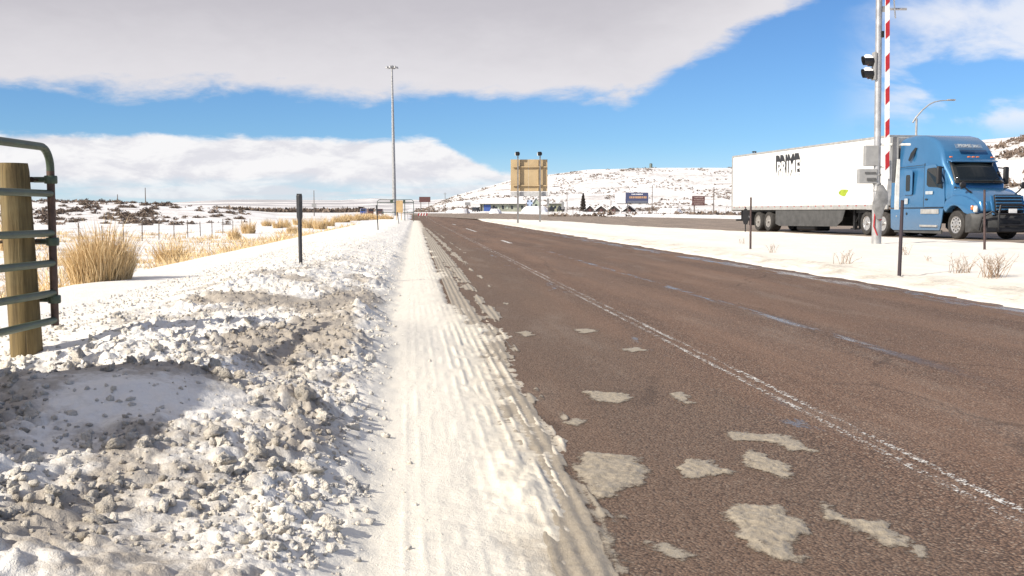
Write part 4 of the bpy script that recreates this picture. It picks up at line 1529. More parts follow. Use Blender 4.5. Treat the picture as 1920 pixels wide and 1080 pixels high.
for x_ in (3.45, 4.75):
    wheel(x_, 0.36, 1.02, 0.56, -1, m_dirtrim)
    wheel(x_, TW - 0.36, 1.02, 0.56, 1, m_dirtrim)
for x_ in (14.75, 16.05):
    wheel(x_, 0.38, 1.03, 0.56, -1, m_rim)
    wheel(x_, TW - 0.38, 1.03, 0.56, 1, m_rim)
wheel(21.45, 0.30, 1.04, 0.30, -1, m_rim, True)
wheel(21.45, TW - 0.36, 1.04, 0.30, 1, m_rim, True)
b = MB()
for ax_ in (21.45, 14.75, 16.05, 3.45, 4.75):
    b = MB()
    b.tube([(ax_, 0.4, 0.52), (ax_, TW - 0.4, 0.52)], 0.08, 10)
    b.build('axle', m_blackp, truck)
b = MB()
b.span((13.9, 0.75, 0.62), (22.6, 0.85, 0.88)).span((13.9, TW - 0.85, 0.62), (22.6, TW - 0.75, 0.88)).span((17.2, 0.6, 0.55), (21.0, TW - 0.6, 1.1))
b.build('chassis', m_blackp, truck)
for x_ in (14.1,):
    for yy in (0.1, TW - 0.72):
        b = MB()
        b.span((x_, yy, 0.26), (x_ + 0.02, yy + 0.62, 0.95))
        b.build('mud_flap', m_blackp, truck)

# --- cab shell: side profile swept across, edges rounded, then shaped
CY = TW / 2
def shell(name, prof, w, bevel, seg, mat, shape=None, parent=truck, smooth=40):
    b_ = MB()
    b_.prism(prof, CY - w / 2, CY + w / 2, 'XZ')
    me_ = b_.mesh(name, mat, smooth=smooth, bevel=bevel, seg=seg)
    if shape:
        co = np.empty(len(me_.vertices) * 3, dtype=np.float32)
        me_.vertices.foreach_get('co', co)
        co = shape(co.reshape(-1, 3).astype(float))
        me_.vertices.foreach_set('co', co.astype(np.float32).ravel())
        me_.update()
    return link(name, me_, parent)

def cab_width(co):
    """narrower towards the roof and towards the windscreen"""
    y_ = co[:, 1] - CY
    k_ = 1 - 0.13 * sstep(2.6, 4.0, co[:, 2]) - 0.10 * sstep(19.9, 21.3, co[:, 0]) - 0.12 * sstep(18.6, 20.8, co[:, 0]) * sstep(2.7, 3.9, co[:, 2])
    co[:, 1] = CY + y_ * k_
    # the nose of the roof and the windscreen bow forward in the middle
    c2 = (y_ / 1.25) ** 2
    co[:, 0] = co[:, 0] - 0.28 * c2 * sstep(19.2, 20.8, co[:, 0])
    return co

prof = [(17.05, 0.95), (17.05, 3.86), (17.5, 3.95), (18.2, 3.985), (18.8, 3.95), (19.4, 3.84), (19.9, 3.66), (20.3, 3.38), (20.56, 3.05), (20.70, 2.80), (21.02, 2.42), (21.30, 2.02), (21.32, 1.5), (20.75, 1.3), (20.75, 0.95)]
shell('cab_shell', prof, 2.46, 0.16, 4, m_blue, cab_width)
ext = MB()
for yy in (0.075, TW - 0.115):
    e_ = MB()
    e_.prism([(16.72, 1.15), (16.70, 3.5), (16.80, 3.82), (17.10, 3.88), (17.10, 1.15)], yy, yy + 0.04, 'XZ')
    e_.build('cab_extender', m_blue, truck, bevel=0.01)
for yy in (0.035,):
    pass
# lower side fairings between the axles
for sgn, y0 in ((-1, 0.055), (1, TW - 0.105)):
    b = MB()
    b.prism([(16.75, 1.12), (20.72, 1.12), (20.62, 0.62), (20.50, 0.30), (17.0, 0.26), (16.80, 0.35)], y0, y0 + 0.05, 'XZ')
    b.build('side_fairing', m_blue, truck, bevel=0.012)
b = MB()
b.span((16.76, 0.03, 1.135), (20.70, 0.075, 1.16))
b.build('belt_gap', m_blackp, truck)
b = MB()
b.span((17.0, 0.10, 0.18), (20.55, 0.16, 0.31))
b.build('lower_skirt', m_skirt, truck)
b = MB()
b.span((19.15, 0.022, 0.92), (20.45, 0.05, 1.10))
b.build('step_plate', m_rail, truck, bevel=0.006)
b = MB()
b.span((19.15, -0.01, 0.42), (20.40, 0.06, 0.50))
b.build('lower_step', m_rail, truck, bevel=0.01)
b = MB()
b.lathe([(0.05, -0.012), (0.05, 0.012)], 'Y', (18.05, 0.045, 0.92), 12)
b.build('filler_cap', m_blackp, truck)
for z_ in (1.32, 0.82):
    b = MB()
    b.lathe([(0.035, -0.012), (0.035, 0.012)], 'Y', (17.25, 0.05, z_), 12)
    b.build('side_marker', m_rail, truck)

def side_pt(x_, z_, out=0.006):
    """point just outside the near side wall of the cab"""
    c_ = cab_width(np.array([[x_, CY - 1.23, z_]], dtype=float))[0]
    return Vector((x_, c_[1] - out, z_))

def side_panel(name, outline, mat, out=0.006, depth=0.02, parent=truck):
    pts = [side_pt(x_, z_, out) for x_, z_ in outline]
    b_ = MB()
    n_ = len(pts)
    b_.add(pts + [q + Vector((0, depth, 0)) for q in pts], [tuple(range(n_)), tuple(range(2 * n_ - 1, n_ - 1, -1))] + [(k, k + n_, (k + 1) % n_ + n_, (k + 1) % n_) for k in range(n_)])
    return b_.build(name, mat, parent)

def rrect(x0, x1, z0, z1, r_, n_=4):
    out = []
    for cx, cz, a0 in ((x1 - r_, z1 - r_, 0), (x0 + r_, z1 - r_, 90), (x0 + r_, z0 + r_, 180), (x1 - r_, z0 + r_, 270)):
        for k in range(n_ + 1):
            a = R(a0 + 90 * k / n_)
            out.append((cx + r_ * math.cos(a), cz + r_ * math.sin(a)))
    return out

door = side_panel('door', [(19.32, 1.18), (19.32, 2.72), (19.45, 2.80), (20.05, 2.78), (20.35, 2.55), (20.62, 2.15), (20.68, 1.5), (20.68, 1.18)], m_blue, 0.008, 0.02)
side_panel('door_seam', [(19.27, 1.18), (19.27, 2.85), (19.31, 2.85), (19.31, 1.18)], m_black_ink, 0.004, 0.012)
side_panel('door_window', [(19.50, 2.02), (19.50, 2.58), (19.56, 2.64), (20.05, 2.66), (20.18, 2.60), (20.50, 2.12), (20.55, 1.86), (20.25, 1.92), (19.62, 1.95)], m_glass, 0.014, 0.015, door)
side_panel('door_handle', rrect(19.42, 19.58, 1.44, 1.50, 0.02), m_blackp, 0.022, 0.02, door)
side_panel('door_trim', rrect(19.42, 19.95, 1.66, 1.78, 0.03), m_grey_ink, 0.013, 0.01, door)
side_panel('window_frame', rrect(17.78, 18.42, 1.66, 2.62, 0.08), m_blue, 0.022, 0.02)
side_panel('sleeper_window', rrect(17.94, 18.26, 1.80, 2.44, 0.07), m_glass, 0.030, 0.015)
side_panel('roof_window', [(17.98, 3.02), (18.10, 3.30), (18.36, 3.50), (18.50, 3.48), (18.40, 3.28), (18.10, 2.98)], m_glass, 0.014, 0.015)
side_panel('roof_seam', [(17.1, 2.74), (19.25, 2.78), (19.25, 2.80), (17.1, 2.76)], m_black_ink, 0.004, 0.01)
side_panel('badge', rrect(17.82, 18.08, 1.30, 1.52, 0.03), m_grey_ink, 0.008, 0.008)
# air scoop fins ahead of the door
for k in range(3):
    b = MB()
    b.box((21.12 + 0.16 * k, 0.30 + 0.012 * k, 1.89 - 0.035 * k), (0.13, 0.03, 0.07))
    b.build('vent_slot', m_black_ink, truck, bevel=0.02)

# windscreen: a bowed pane lying on the raked face
def screen_pane(name, mat, x_t, z_t, x_b, z_b, y0, y1, bow, out, nx=12, ny=5, parent=truck):
    vv, ff = [], []
    nrm_ = Vector((z_t - z_b, 0, x_b - x_t)).normalized()
    for i in range(ny):
        f = i / (ny - 1)
        for k in range(nx):
            g_ = k / (nx - 1)
            taper = 1 - 0.05 * (1 - f)
            y_ = CY + (y0 + (y1 - y0) * g_) * (0.90 + 0.10 * f)
            xx = x_t + (x_b - x_t) * f - bow * ((y_ - CY) / 1.25) ** 2
            vv.append(Vector((xx, y_, z_t + (z_b - z_t) * f)) + nrm_ * out)
    for i in range(ny - 1):
        for k in range(nx - 1):
            q = i * nx + k
            ff.append((q, q + 1, q + nx + 1, q + nx))
    b_ = MB()
    b_.add(vv, ff)
    o_ = b_.build(name, mat, parent, smooth=60)
    md = o_.modifiers.new('thickness', 'SOLIDIFY')
    md.thickness = 0.02
    return o_

screen_pane('windscreen_seal', m_black_ink, 20.62, 2.86, 21.27, 2.04, -1.02, 1.02, 0.26, 0.035)
screen_pane('windscreen', m_glass, 20.66, 2.81, 21.24, 2.08, -0.97, 0.97, 0.26, 0.052)
b = MB()
b.box((20.60, CY, 2.90), (0.34, 1.9, 0.05), rot=Matrix.Rotation(0.25, 3, 'Y'))
b.build('sun_visor', m_blue, truck, bevel=0.015)
for k, yy in enumerate((-0.85, -0.18, 0.0, 0.18, 0.85)):
    b = MB()
    b.box((20.62 - 0.25 * (yy / 1.25) ** 2, CY + yy, 3.04), (0.09, 0.10, 0.05))
    b.build('marker_light', m_lampo, truck, bevel=0.015)
b = MB()
b.box((20.36, CY - 0.05, 3.45), (0.03, 1.1, 0.22), rot=Matrix.Rotation(-0.72, 3, 'Y'))
b.build('name_panel', simple('visor_panel', (0.13, 0.19, 0.28), 0.35), truck, bevel=0.008)
tm = text_mesh('roof_lettering', 'PRIME inc.', 0.21, m_grey_ink, 0.004, 0.004)
o = link('roof_lettering', tm, truck, (20.385, CY - 0.05, 3.465))
o.rotation_euler = Matrix(((0, -0.62, 0.78), (1, 0, 0), (0, 0.78, 0.62))).to_euler()

# --- bonnet and front end
def hood_shape(co):
    y_ = co[:, 1] - CY
    f = sstep(21.0, 23.0, co[:, 0])
    k_ = 1 - 0.14 * f
    co[:, 1] = CY + y_ * k_
    c2 = (y_ / 1.15) ** 2
    co[:, 0] -= 0.30 * c2 * sstep(21.6, 22.9, co[:, 0])
    co[:, 2] -= 0.20 * (np.abs(y_) / 1.15) ** 2.2 * sstep(1.3, 1.7, co[:, 2])
    return co
prof = [(21.0, 1.28), (21.0, 1.96), (21.3, 2.02), (21.7, 1.93), (22.15, 1.80), (22.55, 1.62), (22.82, 1.42), (22.95, 1.10), (22.95, 0.98), (22.1, 0.98), (22.0, 1.15), (21.75, 1.25), (21.3, 1.25)]
shell('bonnet', prof, 2.16, 0.14, 4, m_blue, hood_shape)
for yy, s_ in ((0.05, -1), (TW - 0.05, 1)):
    b = MB()
    arc = []
    for k in range(11):
        a = math.pi * (0.02 + 0.96 * k / 10)
        arc.append((21.45 - 0.70 * math.cos(a), 0.54 + 0.68 * math.sin(a)))
    inner = arc[::-1]
    out_ = [(20.70, 1.10), (20.80, 1.42), (21.2, 1.60), (21.8, 1.58), (22.3, 1.42), (22.62, 1.18), (22.62, 0.86), (22.25, 0.86)]
    poly = out_ + inner[0:0]
    poly = out_ + [(q[0], q[1]) for q in arc[::-1] if q[1] > 0.80]
    y0_, y1_ = (yy, yy + 0.30) if s_ < 0 else (yy - 0.30, yy)
    b.prism(poly, y0_, y1_, 'XZ')
    me_ = b.mesh('fender', m_blue, smooth=40, bevel=0.05, seg=3)
    co = np.empty(len(me_.vertices) * 3, dtype=np.float32)
    me_.vertices.foreach_get('co', co)
    co = co.reshape(-1, 3).astype(float)
    co[:, 1] += -s_ * 0.24 * sstep(21.7, 22.7, co[:, 0])
    co[:, 1] += -s_ * 0.10 * sstep(1.25, 1.6, co[:, 2])
    me_.vertices.foreach_set('co', co.astype(np.float32).ravel())
    link('fender', me_, truck)
    b = MB()
    b.prism([(21.0, 0.3), (21.9, 0.3), (22.1, 0.8), (21.9, 1.2), (21.0, 1.2), (20.75, 0.8)], *((yy + 0.32, yy + 0.34) if s_ < 0 else (yy - 0.34, yy - 0.32)), 'XZ')
    b.build('wheel_well', m_blackp, truck)
    # lamps
    b = MB()
    yl = 0.235 if s_ < 0 else TW - 0.235
    b.box((22.60, yl, 1.10), (0.34, 0.16, 0.20), rot=Matrix.Rotation(-s_ * -0.55, 3, 'Z') @ Matrix.Rotation(0.25, 3, 'Y'))
    hl = b.build('headlight', m_lampw, truck, bevel=0.05, seg=3, smooth=40)
    b = MB()
    b.box((22.45, yl - 0.045 * (-s_), 1.14), (0.14, 0.10, 0.16), rot=Matrix.Rotation(-s_ * -0.5, 3, 'Z'))
    b.build('turn_lamp', m_lampo, hl, bevel=0.03)
# grille
b = MB()
b.box((22.93, CY, 1.30), (0.10, 1.06, 0.62), rot=Matrix.Rotation(-0.25, 3, 'Y'))
gr_ = b.build('grille', m_blackp, truck, bevel=0.03)
for k in range(5):
    b = MB()
    z_ = 1.08 + 0.115 * k
    b.box((23.035 - 0.255 * (z_ - 1.08) + 0.012, CY, z_), (0.05, 1.04, 0.05))
    b.build('grille_bar', m_blue, gr_, bevel=0.01)
for s_ in (-1, 1):
    b = MB()
    b.box((22.90, CY + s_ * 0.60, 1.22), (0.10, 0.10, 0.72), rot=Matrix.Rotation(-0.28, 3, 'Y'))
    b.build('grille_surround', m_blue, truck, bevel=0.03)
# bumper
def bump_shape(co):
    y_ = co[:, 1] - CY
    co[:, 0] -= 0.55 * np.clip(np.abs(y_) / 1.2, 0, 1) ** 2.6 * sstep(22.2, 22.8, co[:, 0])
    return co
b = MB()
nb_ = 17
vv, ff = [], []
sec_ = [(22.15, 0.90), (22.98, 0.95), (23.06, 0.80), (23.06, 0.42), (22.96, 0.26), (22.15, 0.24)]
for k in range(nb_):
    y_ = -1.2 + 2.4 * k / (nb_ - 1)
    dx_ = 0.50 * (abs(y_) / 1.2) ** 2.8
    for (sx_, sz_) in sec_:
        vv.append((sx_ - (dx_ if sx_ > 22.2 else 0), CY + y_, sz_))
ns_ = len(sec_)
for k in range(nb_ - 1):
    for j in range(ns_):
        j2 = (j + 1) % ns_
        ff.append((k * ns_ + j, k * ns_ + j2, (k + 1) * ns_ + j2, (k + 1) * ns_ + j))
ff.append(tuple(range(ns_)))
ff.append(tuple((nb_ - 1) * ns_ + j for j in range(ns_)))
b.add(vv, ff)
bumper = b.build('bumper', simple('dark_grey_bumper', (0.055, 0.055, 0.055), 0.6, 0.0, 0.2, 6.0), truck, smooth=35, bevel=0.03)
for s_ in (-1, 1):
    b = MB()
    b.box((22.90, CY + s_ * 0.86, 0.62), (0.10, 0.34, 0.26), rz=s_ * -0.45 * -1 * -1)
    b.build('fog_lamp_recess', m_blackp, bumper, bevel=0.05)
b = MB()
b.box((23.08, CY, 0.66), (0.05, 0.85, 0.22))
b.build('bumper_intake', m_blackp, bumper, bevel=0.03)
b = MB()
b.box((23.20, CY + 0.02, 1.02), (0.02, 0.32, 0.16))
b.build('number_plate', m_white_ink, truck, bevel=0.004)
# bull bar
b = MB()
for s_ in (-1, 1):
    b.tube([(23.02, CY + s_ * 0.55, 0.30), (23.26, CY + s_ * 0.56, 0.36), (23.26, CY + s_ * 0.56, 0.9), (23.20, CY + s_ * 0.46, 1.22)], 0.04, 10)
    b.tube([(22.85, CY + s_ * 1.08, 0.34), (22.95, CY + s_ * 1.02, 0.80), (23.18, CY + s_ * 0.78, 1.0), (23.26, CY + s_ * 0.56, 0.9)], 0.035, 10)
for z_, w_ in ((1.22, 0.46), (0.92, 0.56), (0.52, 0.56)):
    b.tube([(23.26 if z_ < 1.1 else 23.2, CY - w_, z_), (23.30 if z_ < 1.1 else 23.24, CY, z_), (23.26 if z_ < 1.1 else 23.2, CY + w_, z_)], 0.035, 10)
b.span((23.10, CY - 1.0, 0.30), (23.24, CY + 1.0, 0.44))
b.build('bull_bar', m_blackp, truck, smooth=40)
# mirrors
for s_ in (-1, 1):
    ym = CY + s_ * 1.38
    b = MB()
    b.box((20.62, ym, 2.36), (0.14, 0.20, 0.66))
    mr = b.build('mirror', m_blackp, truck, bevel=0.05, seg=3, smooth=40)
    b = MB()
    b.tube([(20.62, ym, 2.62), (20.45, CY + s_ * 1.1, 2.66)], 0.025, 8).tube([(20.62, ym, 2.10), (20.50, CY + s_ * 1.12, 2.06)], 0.025, 8)
    b.build('mirror_arm', m_blackp, mr)
    b = MB()
    b.tube([(22.05, CY + s_ * 0.82, 1.62), (22.02, CY + s_ * 1.02, 1.76), (21.98, CY + s_ * 1.20, 1.92)], 0.028, 8)
    b.lathe([(0.03, -0.07), (0.11, -0.05), (0.13, 0.0), (0.11, 0.04), (0.05, 0.06)], 'X', (21.98, CY + s_ * 1.22, 1.96), 14)
    b.build('bonnet_mirror', m_blackp, truck, smooth=40)
# wipers
for yy in (-0.45, 0.35):
    b = MB()
    b.tube([(21.27, CY + yy, 2.08), (21.16, CY + yy + 0.36, 2.24)], 0.012, 6)
    b.build('wiper', m_blackp, truck)
# lettering on the trailer: black block letters with white faces set in front
def wall_text(name, body, size, mat, x_, z_, out, off, sx=1.0, spacing=1.0):
    tm_ = text_mesh(name, body, size, mat, off, 0.003, 0.0, 'CENTER', spacing)
    o_ = link(name, tm_, truck, (x_, -out, z_))
    o_.rotation_euler = (math.pi / 2, 0, 0)
    o_.scale = (sx, 1, 1)
    return o_
bm_ = MB()
tx, tz = 7.2, 3.10
for k in range(6):
    wall_text('logo_shadow', 'PRIME', 1.0, m_black_ink, tx - 0.04 * k * 0.8, tz + 0.055 * (k + 1), 0.004 + 0.0005 * k, 0.02, 0.95, 1.06)
wall_text('logo_letters', 'PRIME', 1.0, m_white_ink, tx + 0.02, tz, 0.014, 0.02, 0.95, 1.06)
b = MB()
oval = [(12.85 + 0.40 * math.cos(a) + 0.07 * math.sin(3 * a), 1.86 + 0.15 * math.sin(a) + 0.03 * math.cos(2 * a)) for a in np.linspace(0, 2 * math.pi, 25)[:-1]]
b.prism(oval, 0.012, 0.019, 'XZ')
b.build('leaf_logo', m_lime, truck)
b = MB()
b.tube([(2.2, 0.3, 4.08), (2.2, 0.3, 4.22)], 0.02, 6)
b.box((2.2, 0.3, 4.22), (0.22, 0.06, 0.07)).box((2.5, 0.3, 4.18), (0.08, 0.06, 0.12))
b.build('roof_antenna', m_blackp, truck)
b = MB()
b.box((21.02, CY - 0.12, 2.20), (0.02, 0.52, 0.025))
b.build('dash_strip', simple('yellow_strip', (0.55, 0.50, 0.05), 0.5), truck)
# the tractor is a little shorter than drawn above
def squeeze(x_):
    return np.where(x_ > 17.05, 17.05 + (x_ - 17.05) * 0.925, x_)
def squeeze_all(par):
    for ch in par.children:
        if ch.name.startswith(('wheel', 'roof_lettering')) and par is truck:
            if ch.name.startswith(('wheel.', 'wheel')) and not ch.name.startswith('wheel_well'):
                ch.location.x = float(squeeze(np.array(ch.location.x)))
                continue
            if ch.name.startswith('roof_lettering'):
                ch.location.x = float(squeeze(np.array(ch.location.x)))
                continue
        if ch.type == 'MESH' and ch.location.length < 1e-6:
            a_ = np.empty(len(ch.data.vertices) * 3, dtype=np.float32)
            ch.data.vertices.foreach_get('co', a_)
            a_ = a_.reshape(-1, 3)
            a_[:, 0] = squeeze(a_[:, 0])
            ch.data.vertices.foreach_set('co', np.ascontiguousarray(a_).ravel())
            ch.data.update()
        squeeze_all(ch)
squeeze_all(truck)


# ================================================================ crossing gate with its signal pole
m_galv = simple('galvanised_steel', (0.46, 0.46, 0.47), 0.42, 0.6, 0.12, 5.0)
m_galv2 = simple('weathered_aluminium', (0.40, 0.40, 0.40), 0.5, 0.4, 0.15, 4.0)
m_greybox = simple('grey_cabinet_paint', (0.30, 0.30, 0.30), 0.55, 0.0, 0.1, 4.0)
m_hood = simple('black_signal_hood', (0.012, 0.012, 0.014), 0.45)
m_lens_r = simple('dark_red_lens', (0.10, 0.010, 0.010), 0.15)
m_snowp = simple('settled_snow', (0.82, 0.82, 0.82), 0.8, 0.0, 0.03)
m_armw = simple('white_gate_arm', (0.76, 0.76, 0.74), 0.45, 0.0, 0.06)
m_armr = simple('red_gate_stripe', (0.42, 0.022, 0.028), 0.4, 0.0, 0.1)

base = hit(1643, 457, median_h)
SY = base.y
zf = lambda py: ray(1645, py, SY).z - base.z
sp = thing('signal_pole', 'tall galvanised signal pole in the median holding a raised barrier arm', 'signal pole', base)
topz = 9.6
b = MB()
b.tube([(0, 0, -0.3), (0, 0, 0.75), (-0.01, 0, 1.1)], 0.135, 16)
b.build('foundation_sleeve', m_galv2, sp, smooth=40)
b = MB()
b.tube([(-0.012, 0, 1.0), (-0.027, 0, 2.2), (-0.056, 0, 4.5), (-0.12, 0, topz)], [0.098, 0.098, 0.093, 0.088], 18)
pole = b.build('pole', m_galv, sp, smooth=40)
for z_ in (1.72, 1.98, zf(357)):
    b = MB()
    b.lathe([(0.112, -0.03), (0.118, -0.02), (0.118, 0.02), (0.112, 0.03)], 'Z', (-0.0125 * z_, 0, z_), 18)
    b.build('clamp_band', m_galv2, sp, smooth=35)
# gearbox housing
b = MB()
b.prism([(-0.17, 1.0), (-0.19, 1.18), (-0.10, 1.40), (-0.06, 1.66), (0.07, 1.70), (0.20, 1.50), (0.22, 1.24), (0.13, 1.0), (0.06, 0.7), (-0.06, 0.7)], -0.25, -0.11, 'XZ')
b.build('gearbox', simple('weathered_gearbox', (0.24, 0.24, 0.24), 0.55, 0.3, 0.2, 5.0), sp, bevel=0.03, smooth=30)
b = MB()
b.prism([(0.12, 1.15), (0.26, 1.10), (0.32, 1.40), (0.33, 2.35), (0.26, 2.38), (0.20, 1.50)], -0.225, -0.18, 'XZ')
b.build('arm_bracket', m_galv2, sp, bevel=0.01)
b = MB()
b.prism([(0.44, 0.98), (0.56, 0.98), (0.56, 2.42), (0.48, 2.42), (0.44, 1.6)], -0.20, -0.14, 'XZ')
b.build('arm_bracket', simple('white_bracket', (0.62, 0.62, 0.60), 0.5), sp, bevel=0.01)
b = MB()
b.span((0.38, -0.10, 1.75), (0.55, 0.05, 3.05))
b.build('counterweight_guide', m_greybox, sp, bevel=0.02)
# control boxes on the left
b = MB()
b.span((-0.40, -0.10, zf(311)), (-0.02, 0.12, zf(273)))
b.build('junction_box', m_greybox, sp, bevel=0.015)
b = MB()
b.span((-0.58, -0.12, zf(344)), (-0.05, 0.10, zf(317)))
bx2 = b.build('control_box', m_greybox, sp, bevel=0.015)
b = MB()
b.span((-0.36, -0.15, zf(339)), (-0.10, -0.125, zf(334)))
b.span((-0.42, -0.15, zf(326)), (-0.10, -0.125, zf(323)))
b.build('box_bracket', simple('dark_bracket', (0.10, 0.10, 0.10), 0.5), bx2)
b = MB()
b.tube([(0.05, -0.02, zf(271)), (0.90, -0.02, zf(271))], 0.035, 8)
b.tube([(0.05, -0.02, zf(313)), (0.62, -0.02, zf(313))], 0.028, 8)
b.build('stay_rod', m_armw, sp, smooth=40)
b = MB()
b.tube([(-0.10, -0.12, 0.95), (-0.13, -0.14, 0.5), (-0.02, -0.13, 0.25)], 0.02, 8)
b.build('cable', m_armr, sp, smooth=40)
b = MB()
b.tube([(0.02, -0.16, 0.75), (0.06, -0.18, 0.68)], 0.035, 8)
b.build('padlock', m_armr, sp)
# signal head: two hooded lamps and backplates, a little snow on top
hx = -0.18
b = MB()
b.span((hx - 0.04, -0.12, zf(150)), (hx + 0.03, 0.12, zf(98)))
b.build('signal_backplate', m_greybox, sp, bevel=0.01)
for zc in (zf(115), zf(139)):
    b = MB()
    b.lathe([(0.12, 0.0), (0.142, -0.03), (0.142, -0.14), (0.09, -0.17)], 'X', (hx - 0.03, 0, zc), 20)
    lamp = b.build('signal_lamp', m_hood, sp, smooth=40)
    b = MB()
    vv, ff = [], []
    nn = 16
    for k in range(nn + 1):
        a = R(-40 + 260 * k / nn)
        for xx in (hx - 0.16, hx - 0.36 + 0.09 * (1 - math.sin(a)) * 0.5):
            for rr in (0.145, 0.138):
                vv.append((xx, rr * math.cos(a), zc + rr * math.sin(a)))
    for k in range(nn):
        q = k * 4
        for (i, j) in ((0, 2), (2, 3), (3, 1), (1, 0)):
            ff.append((q + i, q + j, q + 4 + j, q + 4 + i))
    b.add(vv, ff)
    b.build('hood', m_hood, lamp, smooth=40)
    b = MB()
    b.lathe([(0.02, -0.175), (0.12, -0.172), (0.125, -0.165)], 'X', (hx - 0.02, 0, zc), 16)
    b.build('lens', m_lens_r, lamp)
    b = MB()
    vv, ff = [], []
    for k in range(9):
        a = R(35 + 110 * k / 8)
        for xx, bump_ in ((hx - 0.06, 0.0), (hx - 0.14, 0.05), (hx - 0.24, 0.055), (hx - 0.31, 0.0)):
            rr = 0.144 + bump_ * math.sin(R(180 * k / 8)) + 0.002
            vv.append((xx, rr * math.cos(a), zc + rr * math.sin(a)))
    for k in range(8):
        for j in range(3):
            ff.append((k * 4 + j, k * 4 + j + 1, k * 4 + 5 + j, k * 4 + 4 + j))
    b.add(vv, ff)
    b.build('snow_cap', m_snowp, lamp, smooth=50)
# upper bracket with the clip that catches the arm
b = MB()
b.tube([(-0.08, 0, zf(17)), (0.70, 0, zf(17))], 0.035, 8)
b.span((-0.04, -0.05, zf(22)), (0.14, 0.05, zf(12)))
b.build('arm_rest', m_galv, sp, smooth=40)
b = MB()
b.tube([(0.30, -0.06, zf(-10)), (0.34, -0.06, zf(17)), (0.37, -0.06, zf(35))], 0.022, 8)
b.build('catch_rod', m_armw, sp, smooth=40)
b = MB()
b.span((-0.02, -0.10, zf(71)), (0.05, -0.02, zf(59)))
b.build('bumper_stop', m_hood, sp)
# the arm itself: a white board with slanted red stripes, each stripe a thin plate
ax0 = 0.175
def arm_x(z_):
    return ax0 + (1.9 - z_) * 0.0225
b = MB()
z0_, z1_ = 1.86, 9.5
b.add([(arm_x(z0_) - 0.065, -0.27, z0_), (arm_x(z0_) + 0.065, -0.27, z0_), (arm_x(z1_) + 0.055, -0.27, z1_), (arm_x(z1_) - 0.055, -0.27, z1_),
       (arm_x(z0_) - 0.065, -0.23, z0_), (arm_x(z0_) + 0.065, -0.23, z0_), (arm_x(z1_) + 0.055, -0.23, z1_), (arm_x(z1_) - 0.055, -0.23, z1_)],
      [(0, 1, 2, 3), (7, 6, 5, 4), (0, 4, 5, 1), (1, 5, 6, 2), (2, 6, 7, 3), (3, 7, 4, 0)])
arm = b.build('barrier_arm', m_armw, sp)
k = 0
zz = zf(320)
while zz < z1_ - 0.5:
    b = MB()
    a0, a1 = arm_x(zz), arm_x(zz + 0.5)
    hw_ = 0.058
    b.add([(a0 - hw_, -0.275, zz), (a0 + hw_, -0.275, zz + 0.12), (a1 + hw_, -0.275, zz + 0.55), (a1 - hw_, -0.275, zz + 0.43),
           (a0 - hw_, -0.268, zz), (a0 + hw_, -0.268, zz + 0.12), (a1 + hw_, -0.268, zz + 0.55), (a1 - hw_, -0.268, zz + 0.43)],
          [(0, 1, 2, 3), (7, 6, 5, 4), (0, 4, 5, 1), (1, 5, 6, 2), (2, 6, 7, 3), (3, 7, 4, 0)])
    b.build('red_stripe', m_armr, arm)
    zz += 0.92

# dark plate-shaped reflector post beside the trailer's rear wheels
b0 = on_land(1397, 52.5, median_h)
rp = thing('reflector_post', 'dark post with a rounded plate beside the trailer rear bumper', 'marker post', b0)
zq = lambda py: ray(1397, py, 52.5).z - b0.z
b = MB()
b.tube([(0, 0, -0.2), (0, 0, zq(388))], 0.03, 8)
b.build('shaft', m_blackp, rp)
b = MB()
b.prism([(-0.10, zq(420)), (-0.16, zq(412)), (-0.16, zq(398)), (-0.08, zq(392)), (0.06, zq(392)), (0.13, zq(399)), (0.17, zq(410)), (0.08, zq(421))], -0.06, -0.03, 'XZ')
b.build('plate', m_blackp, rp, bevel=0.01)

# ================================================================ lamp column behind the cab
LY = 78.0
lb = on_land(1712, LY)
lb.z = HW_Z
sl = thing('street_lamp', 'galvanised street lamp with curved arm rising behind the blue cab', 'street lamp', lb)
zl = lambda py: ray(1712, py, LY).z - lb.z
xl = lambda px: ray(px, 200, LY).x - lb.x
b = MB()
b.tube([(0, 0, 0), (0, 0, zl(222))], [0.11, 0.075], 12)
b.build('column', m_galv2, sl, smooth=40)
b = MB()
b.tube([(xl(a_), 0, zl(c_)) for a_, c_ in ((1712, 230), (1718, 220), (1730, 206), (1742, 196), (1752, 191), (1762, 189), (1776, 188))], [0.06, 0.06, 0.055, 0.05, 0.045, 0.04, 0.035], 10)
b.build('arm', m_galv2, sl, smooth=40)
b = MB()
b.box((xl(1783), 0, zl(187.5)), (0.58, 0.26, 0.12))
b.build('lamp_head', m_galv2, sl, bevel=0.04, smooth=40)

